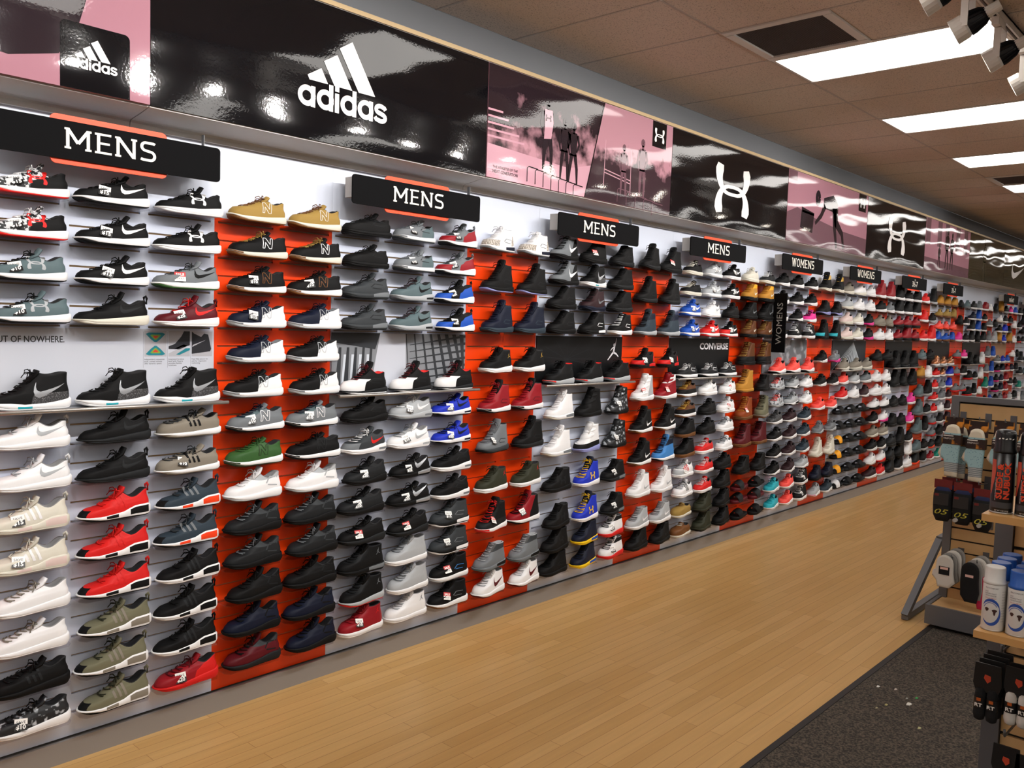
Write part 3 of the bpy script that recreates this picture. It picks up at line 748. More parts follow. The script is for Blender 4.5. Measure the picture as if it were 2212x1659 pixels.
# ------------------------------------------------------------------ header graphics
def gloss(name, col, rough=.05, nodes=None):
    m = bpy.data.materials.new(name); m.use_nodes = True; nt = m.node_tree; b = nt.nodes['Principled BSDF']
    b.inputs['Roughness'].default_value = rough; b.inputs['Specular IOR Level'].default_value = .5
    b.inputs['Base Color'].default_value = srgb(col)
    tc = nt.nodes.new('ShaderNodeTexCoord')
    mp = nt.nodes.new('ShaderNodeMapping'); mp.inputs['Scale'].default_value = (1.3, 1, 4.5)
    n = nt.nodes.new('ShaderNodeTexNoise'); n.inputs['Scale'].default_value = 1.6; n.inputs['Detail'].default_value = 0
    n2 = nt.nodes.new('ShaderNodeTexNoise'); n2.inputs['Scale'].default_value = 95; n2.inputs['Detail'].default_value = 1
    b1 = nt.nodes.new('ShaderNodeBump'); b1.inputs['Strength'].default_value = 1; b1.inputs['Distance'].default_value = .0045
    b2 = nt.nodes.new('ShaderNodeBump'); b2.inputs['Strength'].default_value = 1; b2.inputs['Distance'].default_value = .00011
    nt.links.new(tc.outputs['Object'], mp.inputs[0]); nt.links.new(mp.outputs[0], n.inputs[0]); nt.links.new(tc.outputs['Object'], n2.inputs[0])
    nt.links.new(n.outputs[0], b1.inputs['Height']); nt.links.new(n2.outputs[0], b2.inputs['Height']); nt.links.new(b1.outputs[0], b2.inputs['Normal'])
    nt.links.new(b2.outputs[0], b.inputs['Normal'])
    if nodes: nodes(nt, b, tc)
    return m
def photo(name, light, dark, sc, amp, az, ax, off, soft=.06, det=4):
    """two-tone print: dark where noise*amp + z*az + x*ax + off > 0"""
    def nodes(nt, b, tc):
        n = nt.nodes.new('ShaderNodeTexNoise'); n.inputs['Scale'].default_value = sc; n.inputs['Detail'].default_value = det
        nt.links.new(tc.outputs['Object'], n.inputs[0])
        sp = nt.nodes.new('ShaderNodeSeparateXYZ'); nt.links.new(tc.outputs['Object'], sp.inputs[0])
        def ma(a, k, c=None):
            x = nt.nodes.new('ShaderNodeMath'); x.operation = 'MULTIPLY_ADD'; nt.links.new(a, x.inputs[0]); x.inputs[1].default_value = k
            if c is None: x.inputs[2].default_value = off
            else: nt.links.new(c, x.inputs[2])
            return x.outputs[0]
        v = ma(n.outputs[0], amp); v = ma(sp.outputs[2], az, v); v = ma(sp.outputs[0], ax, v)
        mr = nt.nodes.new('ShaderNodeMapRange'); mr.inputs['From Min'].default_value = -soft; mr.inputs['From Max'].default_value = soft; nt.links.new(v, mr.inputs['Value'])
        mx = nt.nodes.new('ShaderNodeMix'); mx.data_type = 'RGBA'; mx.inputs['A'].default_value = srgb(light); mx.inputs['B'].default_value = srgb(dark)
        nt.links.new(mr.outputs[0], mx.inputs['Factor']); nt.links.new(mx.outputs['Result'], b.inputs['Base Color'])
    return gloss(name, light, nodes=nodes)
def camo_nodes(nt, b, tc):
    w = nt.nodes.new('ShaderNodeTexWave'); w.wave_type = 'BANDS'; w.bands_direction = 'Z'; w.inputs['Scale'].default_value = 9; w.inputs['Distortion'].default_value = 7; w.inputs['Detail Scale'].default_value = .8
    nt.links.new(tc.outputs['Object'], w.inputs[0])
    mx = nt.nodes.new('ShaderNodeMix'); mx.data_type = 'RGBA'; mx.inputs['A'].default_value = srgb('2a261b'); mx.inputs['B'].default_value = srgb('4b4633')
    nt.links.new(w.outputs['Fac'], mx.inputs['Factor']); nt.links.new(mx.outputs['Result'], b.inputs['Base Color'])
GK = gloss('gloss_black', '0d0d10'); GP = gloss('gloss_pink', 'a97986'); GW = gloss('gloss_white', 'f4f1ee'); GD = gloss('gloss_print_dark', '2a2126'); GM = gloss('gloss_print_mid', '6d4f58'); GG = gloss('gloss_print_ground', 'c597a4')
GT = photo('print_trees', 'b98a95', '2a1f24', 7, 2.2, 1.2, -.2, -1.22, .22)
GSKY = photo('print_field', 'b58591', '3a2a30', 9, 1.4, -3.6, 0, .35, .12)
GC = gloss('gloss_camo', '3a3526', nodes=camo_nodes)
HZ0, HZ1 = 2.552, 3.152
def person(mb, x, z, h, m, legs=.3, lean=0.0):
    f = lambda a, b: (x + a * h + lean * b * h, -.0012, z + b * h)
    def cap(p, w):
        mb.strip([(f(*a), f(*b)) for a, b in stroke(p, w)], m)
    cap(arc(0, .92, .03, .038, 0, 360, 14), .06); cap([(0, .88), (0, .8)], .06)
    cap([(0, .82), (0, .78), (0, .5), (0, .45)], [.16, .2, .15, .17])
    cap([(-.1, .79), (-.14, .62), (-.1, .45)], [.06, .05, .035]); cap([(.1, .79), (.14, .64), (.08, .52)], [.06, .05, .035])
    cap([(-.04, .48), (-.05 - legs * .1, .25), (-.04 - legs * .2, .02)], [.09, .07, .04]); cap([(.04, .48), (.06 + legs * .1, .25), (.04 + legs * .2, .0)], [.09, .07, .04])
def header(k, label, base, draw=None, yoff=0):
    m = MB(); n = 1
    m.box(.003, HPW - .003, -.194 - yoff, -.186, 0, HZ1 - HZ0)
    t = m.obj('header_panel', base, None, (HPX + HPW * k, 0, HZ0), label=label, category='wall graphic panel', group='glossy header graphics above the shoe wall')
    if draw:
        Y = -.1944 - yoff
        def part(name, mt, fn):
            b = MB(); fn(b); b.obj(name, mt, t, (0, Y, 0))
        draw(part)
def fl(p, y=-.0006): return (p[0], y, p[1])
def uamark(b, x, z, w, h, y=-.0016):
    for i, st in enumerate(mark('ua')): b.strip([((x + w * a[0], y - .0003 * i, z + h * a[1]), (x + w * c[0], y - .0003 * i, z + h * c[1])) for a, c in st])
def adidas(b, ox, oz, s, y=-.0016):
    """three bars above the lower-case word; source box x 2.154-2.648, z 2.69-3.02"""
    f = lambda x, z: (ox + (x - 2.154) * s, y, oz + (z - 2.692) * s)
    for q in ([(2.204, 2.827), (2.275, 2.87), (2.312, 2.808), (2.214, 2.808)], [(2.288, 2.904), (2.359, 2.947), (2.445, 2.808), (2.346, 2.808)], [(2.371, 2.98), (2.441, 3.024), (2.577, 2.808), (2.481, 2.808)]):
        b.poly([f(*p) for p in q])
    sw = .023
    cnt = [0]
    def st(p, w=sw):
        cnt[0] += 1; o = lambda q: (q[0], q[1] - .0002 * cnt[0], q[2])
        b.strip([(o(f(*a)), o(f(*c))) for a, c in stroke(p, w)])
    def bowl(cx, x1): st(arc(cx, 2.737, .0345, .0335, 0, 360, 28)); 
    bowl(2.201, 0); st([(2.2335, 2.692), (2.2335, 2.782)])
    bowl(2.298, 0); st([(2.3285, 2.692), (2.3285, 2.808)])
    st([(2.3605, 2.692), (2.3605, 2.777)]); st([(2.3605, 2.785), (2.3605, 2.808)])
    bowl(2.425, 0); st([(2.4565, 2.692), (2.4565, 2.808)])
    bowl(2.521, 0); st([(2.5525, 2.692), (2.5525, 2.782)])
    st([(2.638, 2.757), (2.632, 2.766)] + arc(2.607, 2.7555, .025, .0165, 55, 265, 10) + arc(2.612, 2.7195, .0255, .0165, 80, -110, 10) + [(2.583, 2.709), (2.576, 2.718)], .0215)
def rrect(x0, x1, z0, z1, r, corners='1111', n=6):
    P_ = []
    for i, (cx, cz, a) in enumerate(((x1 - r, z0 + r, -90), (x1 - r, z1 - r, 0), (x0 + r, z1 - r, 90), (x0 + r, z0 + r, 180))):
        if corners[i] == '1': P_ += arc(cx, cz, r, r, a, a + 90, n)
        else: P_.append(((x1, z0), (x1, z1), (x0, z1), (x0, z0))[i])
    return P_
def d0(part):
    part('shoe_photo', GD, lambda b: b.poly([fl(p) for p in [(.3, .06), (1.25, .08), (1.34, .068), (1.5, .11), (1.56, .2), (1.6, .34), (1.53, .6), (.3, .6)]]))
    part('logo_patch', GK, lambda b: b.poly([fl(p, -.0011) for p in rrect(1.504, 1.748, .0005, .232, .02, '0110')]))
    part('logo', GW, lambda b: adidas(b, 1.536, .075, .335))
def d1(part): part('logo', GW, lambda b: adidas(b, .648, .14, 1.0))
def hurdles(b, x, z, n, s, m=0):
    for i in range(n):
        q = [(x + i * s, z - i * s * .1), (x + i * s, z + .075 - i * s * .1), (x + i * s + .012, z + .085 - i * s * .1), (x + i * s + s * 1.3, z + .08 - i * s * .1)]
        b.strip([(fl(a, -.0022), fl(c, -.0022)) for a, c in stroke(q, .006)], m)
def d2(part):
    part('photo_left', GT, lambda b: b.poly([fl(p) for p in [(.0035, .14), (.9, .14), (1.03, .5993), (.0035, .5993)]]))
    part('ground_left', GG, lambda b: b.poly([fl(p, -.0007) for p in [(.0035, .001), (.86, .001), (.92, .2), (.7, .15), (.0035, .18)]]))
    part('bleachers', GG, lambda b: [b.strip([(fl(a, -.001), fl(c, -.001)) for a, c in stroke([(.003, .36 - i * .035), (.12 + i * .045, .36 - i * .035)], .011)]) for i in range(5)])
    for q in ((.50, .1, .43, 0, .2), (.655, .07, .37, 0, .25), (.74, .06, .37, 0, .35)): part('printed_athlete', GD, lambda b: person(b, *q))
    part('hurdles', GD, lambda b: hurdles(b, .33, .02, 7, .07))
    part('shirt', GG, lambda b: b.poly([fl(p, -.0022) for p in [(.465, .45), (.535, .45), (.545, .38), (.53, .29), (.465, .28), (.47, .38)]]))
    part('shirt_mark', GD, lambda b: uamark(b, .475, .385, .05, .035, -.003))
    part('photo_right', GSKY, lambda b: b.poly([fl(p) for p in [(.866, .001), (1.8245, .001), (1.8245, .5993), (1.035, .5993)]]))
    part('divider', GK, lambda b: b.strip([(fl(a, -.0024), fl(c, -.0024)) for a, c in stroke([(.862, .001), (1.033, .599)], .008)]))
    for q in ((1.26, .06, .33, 0, .2), (1.47, .07, .39, 0, .1)): part('printed_runner', GM, lambda b: person(b, *q))
    part('hurdles', GM, lambda b: hurdles(b, 1.2, .015, 5, .1))
    part('goal_post', GG, lambda b: [b.strip([(fl(a, -.001), fl(c, -.001)) for a, c in stroke(q, .006)]) for q in ([(1.05, .1), (1.06, .38)], [(1.34, .07), (1.34, .36)], [(1.05, .2), (1.34, .165)], [(1.05, .18), (1.34, .145)])])
    part('logo_patch', GK, lambda b: b.poly([fl(p, -.0012) for p in [(1.576, .43), (1.745, .43), (1.745, .5985), (1.576, .5985)]]))
    part('patch_logo', GW, lambda b: uamark(b, 1.6, .465, .12, .09))
    def cap(b):
        put_text(b, 'THE ATHLETES OF THE', lambda x, y: (.05 + x, -.0026, .055 + y), .02, width=.2); put_text(b, 'NEXT GENERATION', lambda x, y: (.05 + x, -.0026, .03 + y), .024, width=.2)
    part('caption', GD, cap)
def d3(part): part('logo', GW, lambda b: uamark(b, .60, .1, .55, .36))
def d4(part):
    part('grass', GM, lambda b: b.poly([fl(p) for p in [(.0035, .001), (1.8245, .001), (1.8245, .17), (1.2, .19), (.5, .25), (.2, .3), (.0035, .24)]]))
    def fig(b):
        S = lambda p, w: b.strip([(fl(a, -.0012), fl(c, -.0012)) for a, c in stroke(p, w)])
        S(arc(.62, .43, .03, .045, 0, 360, 12), .05); S([(.75, .4), (.95, .42), (1.05, .37)], [.09, .15, .12]); S([(.78, .38), (.7, .28), (.58, .2)], [.06, .05, .03])
        S([(1.02, .38), (1.05, .25), (1.2, .16), (1.25, .03)], [.12, .09, .06, .04]); S([(1.0, .38), (1.02, .2), (1.08, .02)], [.1, .07, .04])
        S([(.42, .3), (.4, .12)], .26)
        S([(.3, .28), (.55, .27)], .02)
    part('athlete_flipping_tyre', GD, fig)
    part('logo_patch', GK, lambda b: b.poly([fl(p, -.0012) for p in [(1.58, .43), (1.77, .43), (1.77, .5985), (1.58, .5985)]]))
    part('patch_logo', GW, lambda b: uamark(b, 1.62, .465, .11, .09))
    part('corner_patch', GM, lambda b: b.poly([fl(p, -.0012) for p in [(.01, .52), (.17, .52), (.17, .5985), (.01, .5985)]]))
def d6(part):
    for x in (.02, .45, .75, 1.2, 1.55): part('printed_building', GM, lambda b: b.poly([fl(p) for p in [(x, .3), (x + .16, .3), (x + .16, .5985), (x, .5985)]]))
    part('ground', GM, lambda b: b.poly([fl(p, -.0007) for p in [(.0035, .001), (1.8245, .001), (1.8245, .12), (.0035, .15)]]))
    for q in ((.85, .05, .5, 0, .3), (1.05, .05, .47, 0, .3), (.55, .04, .3, 0, .5)): part('printed_athlete', GD, lambda b: person(b, *q))
def d7(part):
    def f(b): person(b, .75, .0, .58, 0, .4)
    part('figure', gloss('gloss_print_olive', '57523f'), f)
def d8(part): part('logo', GW, lambda b: [b.strip([((.45 + a[0] * .8, -.0016, .12 + a[1] * .3), (.45 + c[0] * .8, -.0016, .12 + c[1] * .3)) for a, c in st]) for st in mark('swoosh')])
header(-2, 'pink header graphic outside the view', GP)
header(-1, 'pink header graphic with dark photo and square adidas patch at top left corner', GP, d0, .008)
header(0, 'long glossy black header panel with large white adidas logo', GK, d1)
header(1, 'pink header graphic with photos of athletes training on a track', GP, d2)
header(2, 'black header panel with one large white crossed-arc logo, nearest of its kind', GK, d3)
header(3, 'pink header graphic of an athlete bending over a tyre', GP, d4)
header(4, 'smaller black header panel with crossed-arc logo right of the tyre graphic', GK, d3)
header(5, 'pink header graphic with people in front of buildings', GP, d6)
header(6, 'dark olive wavy header graphic with a faint figure', GC, d7)
header(7, 'dark olive wavy header graphic with white swoosh at right edge', GC, d8)
header(8, 'dark header graphic beyond the right picture edge', GK)
# ------------------------------------------------------------------ hanging category signs
def sign(k, word, small, label):
    t = thing('category_sign', label, 'sign', (PX0 + PER * k + .008, -.145, 2.311), 'black category signs above the bays')
    W, Hh = .852, .137
    def plate(pts, y0, y1):
        b = MB(); n = len(pts); b.rings([[(p[0], y, p[1]) for p in pts] for y in (y0, y1)], smooth=False); return b
    plate(rrect(0, W, 0, Hh, .016), 0, .008).obj('face_plate', SIGNK, t)
    plate(rrect(.2, .63, -.018, Hh + .021, .022), .0082, .013).obj('orange_insert', SIGNO, t)
    b = MB(); b.box(.02, W - .02, .0132, .085, .034, Hh - .008); b.obj('back_box', COVE, t)
    for x in (.2, .6): b = MB(); b.box(x, x + .04, .085, .145, .05, .08); b.obj('bracket', DARKM, t)
    b = MB(); b.box(.79, .793, .02, .04, .13, .185); b.obj('hanging_pin', DARKM, t)
    b = MB()
    if small:
        put_text(b, 'KIDS', lambda x, z: (W / 2 + x, -.0008, .1 + z), .022, align='c')
        put_text(b, word, lambda x, z: (W / 2 + x, -.0008, .03 + z), .085, align='c', bold=.0015)
    else:
        slab_word(b, word, lambda x, z: (W / 2 - .013 + x, -.0008, .038 + z), .074, width=.335 if word == 'MENS' else .47)
    b.obj('lettering', SIGNW, t)
for k, w, s, l in ((0, 'MENS', 0, 'largest black MENS sign at left above the first white bay'), (1, 'MENS', 0, 'black MENS sign, second from left, above the second white bay'), (2, 'MENS', 0, 'black MENS sign, third from left, below the athletes graphic'),
                   (3, 'MENS', 0, 'black MENS sign farthest right of the four MENS signs'), (4, 'WOMENS', 0, 'nearer black WOMENS sign with orange insert'), (5, 'WOMENS', 0, 'farther black WOMENS sign with orange insert'),
                   (6, '3½-7', 1, 'nearer black kids size 3½-7 sign'), (7, '3½-7', 1, 'farther black kids size 3½-7 sign'), (9, 'INFANT', 1, 'small far black INFANT sign'), (10, '10-3', 1, 'small far sign at the right picture edge')):
    sign(k, w, s, l)
# blade sign sticking out of the wall
t = thing('blade_sign', 'tall narrow black WOMENS sign jutting from the wall', 'sign', (7.058, 0, 0))
b = MB(); b.box(0, .012, -.205, -.085, 1.59, 2.10); b.obj('panel', SIGNK, t)
for z in (1.66, 2.0): b = MB(); b.box(.002, .01, -.085, 0, z, z + .03); b.obj('bracket', DARKM, t)
b = MB(); put_text(b, 'WOMENS', lambda x, y: (-.001, -.172 + y, 1.66 + x), .075, width=.36); b.obj('lettering', mat('sign_grey_letter', 'a9a9a6', .5), t)
# ------------------------------------------------------------------ mid-wall posters with feature shelves
FZ = 1.40
def poster(k, label, base, draw=None):
    m = MB(); m.box(.003, WW - .003, -.008, -.002, 0, .298)
    t = m.obj('poster', base, None, (PX0 + PER * k, 0, FZ + .001), label=label, category='poster', group='posters behind the feature shelves')
    if draw:
        def part(name, mt, fn): q = MB(); fn(q); q.obj(name, mt, t, (0, -.0083, 0))
        draw(part)
PW = mat('poster_white', 'c8ccd6', .35); PK = mat('poster_black', '101113', .35); PG = mat('poster_grey', '85898e', .35); PD = mat('poster_dark', '33363a', .4); PL = mat('poster_light', 'cfd6de', .4)
TXK = mat('poster_text', '2a2b2e', .5)
def q0(part):
    part('headline', TXK, lambda b: put_text(b, 'OUT OF NOWHERE.', lambda x, y: (.3 + x, 0, .243 + y), .034, align='r', width=.252, bold=.0005))
    for i in range(3):
        x = .605 + i * .1015
        part('picture', [mat('picture_grey', 'b4b4ba', .4), mat('picture_dark', '24252b', .4), mat('picture_teal', '1d7f8c', .4), mat('picture_red', 'd0422a', .4), mat('picture_green', '7aa83a', .4), PW], lambda b, i=i, x=x: pic(b, i, x))
    def cap(b):
        for i, L_ in enumerate((('Independent suspension', 'pods, curved outsole', 'offer dynamic speed.'), ('Integrated forefoot', 'band with Flywire', 'provides flexible', 'lockdown.'), ('Heel Nike Zoom Air', 'unit for responsive', 'cushioning.'))):
            for j, s in enumerate(L_): put_text(b, s, lambda x, y: (.607 + i * .1015 + x, 0, .172 - j * .0085 + y), .0088)
            b.box(.602 + i * .1015, .6025 + i * .1015, -.0002, 0, .14, .288)
    part('caption', TXK, cap)
def pic(b, i, x):
    f = lambda p, y=-.0004: (x + .002 + p[0] * .093, y, .186 + p[1] * .106)
    b.poly([f(p, 0) for p in ((0, 0), (1, 0), (1, 1), (0, 1))], 0)
    if i == 0:
        for cz, sg in ((.76, -1), (.22, 1)):
            for j, (s, mm_) in enumerate(((1, 2), (.55, 4), (.3, 3))):
                b.poly([f((.5 + .44 * s * p[0], cz + .2 * sg * s * p[1]), -.0004 - .0002 * j) for p in ((-1, -.6), (-.7, -.85), (.7, -.85), (1, -.6), (.5, .4), (.1, 1), (-.1, 1), (-.5, .4))][::sg], mm_)
    elif i == 1:
        b.poly([f(p) for p in ((0, .3), (.5, .28), (1, .45), (1, 1), (.72, 1), (.6, .8), (.3, .5), (0, .4))], 1); b.poly([f(p) for p in ((0, .12), (.3, .24), (.65, .4), (1, .28), (1, .4), (.7, .48), (.25, .3), (0, .28))], 5)
        b.poly([f(p, -.0008) for p in ((.35, .08), (.5, .06), (1, .25), (1, .33), (.8, .32))], 2)
    else:
        b.poly([f(p) for p in ((0, .1), (.9, .2), (.95, .3), (.8, .88), (.6, .92), (.45, .78), (.1, .92), (0, 1))], 1); b.poly([f(p, -.0008) for p in ((.02, .38), (.68, .66), (.05, .46))], 0)
def q1(part):
    def f(b):
        b.poly([(0, -.0001, .297), (0, -.0001, .25), (.27, -.0001, .215), (.30, -.0001, .297)][::-1])
        for i in range(5): x = .02 + i * .05; b.poly([(x, -.0003, 0), (x + .035 - .004 * i, -.0003, 0), (.06 + i * .048, -.0003, .225), (.045 + i * .048, -.0003, .225)])
        for i in range(8): x0, x1 = .50 + i * .068, .47 + i * .056; w = .006 + .0038 * i; b.poly([(min(x0, .905), -.0003, 0), (min(x0 + w, .91), -.0003, 0), (min(x1 + w, .91), -.0003, .296), (min(x1, .905), -.0003, .296)])
        for i in range(7): z = .02 + i * .036; b.poly([(.50, -.0005, z), (.91, -.0005, z + .02 + .004 * i), (.91, -.0005, z + .034 + .004 * i), (.50, -.0005, z + .003)])
    part('printed_structure', PD, f)
    part('printed_sky', PW, lambda b: b.poly([(.24, -.0002, .0), (.48, -.0002, .0), (.47, -.0002, .297), (.30, -.0002, .297)]))
    part('printed_glass', PL, lambda b: [b.poly([(.06 + i * .05, -.0002, .02), (.085 + i * .047, -.0002, .02), (.10 + i * .044, -.0002, .19), (.075 + i * .047, -.0002, .19)]) for i in range(4)])
def q2(part):
    part('logo', mat('poster_mark', 'e6e6ea', .4), lambda b: [b.strip([((.735 + .14 * a[0], 0, .14 + .15 * a[1]), (.735 + .14 * c[0], 0, .14 + .15 * c[1])) for a, c in st]) for st in mark('jump')])
    part('facet_lines', mat('poster_line', '25262a', .4), lambda b: [b.strip([((a[0], 0, a[1]), (c[0], 0, c[1])) for a, c in stroke([(.3, .15), (.3 + .28 * math.cos(q), .15 + .14 * math.sin(q))], .0025)]) for q in [i * .5 for i in range(13)]])
def q3(part):
    def f(b): put_text(b, 'CONVERSE', lambda x, y: (.44 + x, 0, .212 + y), .07, width=.455, bold=.0025)
    part('lettering', mat('poster_mark', 'e6e6ea', .4), f)
    def st(b): b.poly([(.5265 + .016 * (1 if i % 2 == 0 else .42) * math.sin(i * PI / 5), -.0006, .237 + .016 * (1 if i % 2 == 0 else .42) * math.cos(i * PI / 5)) for i in range(10)][::-1])
    part('star', PK, st)
def q5(part):
    part('rays', mat('poster_ray', 'c3ccd2', .4), lambda b: [b.poly([(.55, -.0002 * (i % 2), .285), (.02 + i * .075, 0, .0), (.035 + i * .08, 0, .0)]) for i in range(11)])
poster(0, 'white poster with OUT OF NOWHERE headline above the first feature shelf', PW, q0)
poster(1, 'grey architectural photo poster in the second white bay', PG, q1)
poster(2, 'black poster with white jumping-figure logo in the third white bay', PK, q2)
poster(3, 'black CONVERSE poster in the fourth white bay', PK, q3)
poster(4, 'grey street photo poster behind coral shoes', mat('poster_street', '6c7074', .4, noise=(9, 'a9adb2', .5, .6)))
poster(5, 'grey poster of radiating light rays above taupe shoes', PD, q5)
for k in (6, 7, 8): poster(k, ['black poster nearest beyond the light-ray poster', 'black poster above copper-coloured shoes', 'small far dark poster with white mark'][k - 6], PK)
poster(9, 'small far tan poster above wheat boots', mat('poster_tan', 'b98d6a', .5))
fs = MB(); fs.box(0, WW, -.118, 0, -.005, 0); fs_me = fs.mesh('plate', [mat('shelf_plate', '8f9296', .35, metal=.4)])
rl = MB(); rl.tube([(-.03, -.122, -.004), (WW + .004, -.122, -.004)], .0075, n=10); rl_me = rl.mesh('front_rail', [ROD])
for k in range(0, 11):
    t = thing('feature_shelf', f'long grey metal shelf with round front rail, {bayname("W", k) if k < 6 else "far white bay"}', 'shelf', (PX0 + PER * k, 0, FZ), 'grey feature shelves')
    link('plate', fs_me, t); link('front_rail', rl_me, t)

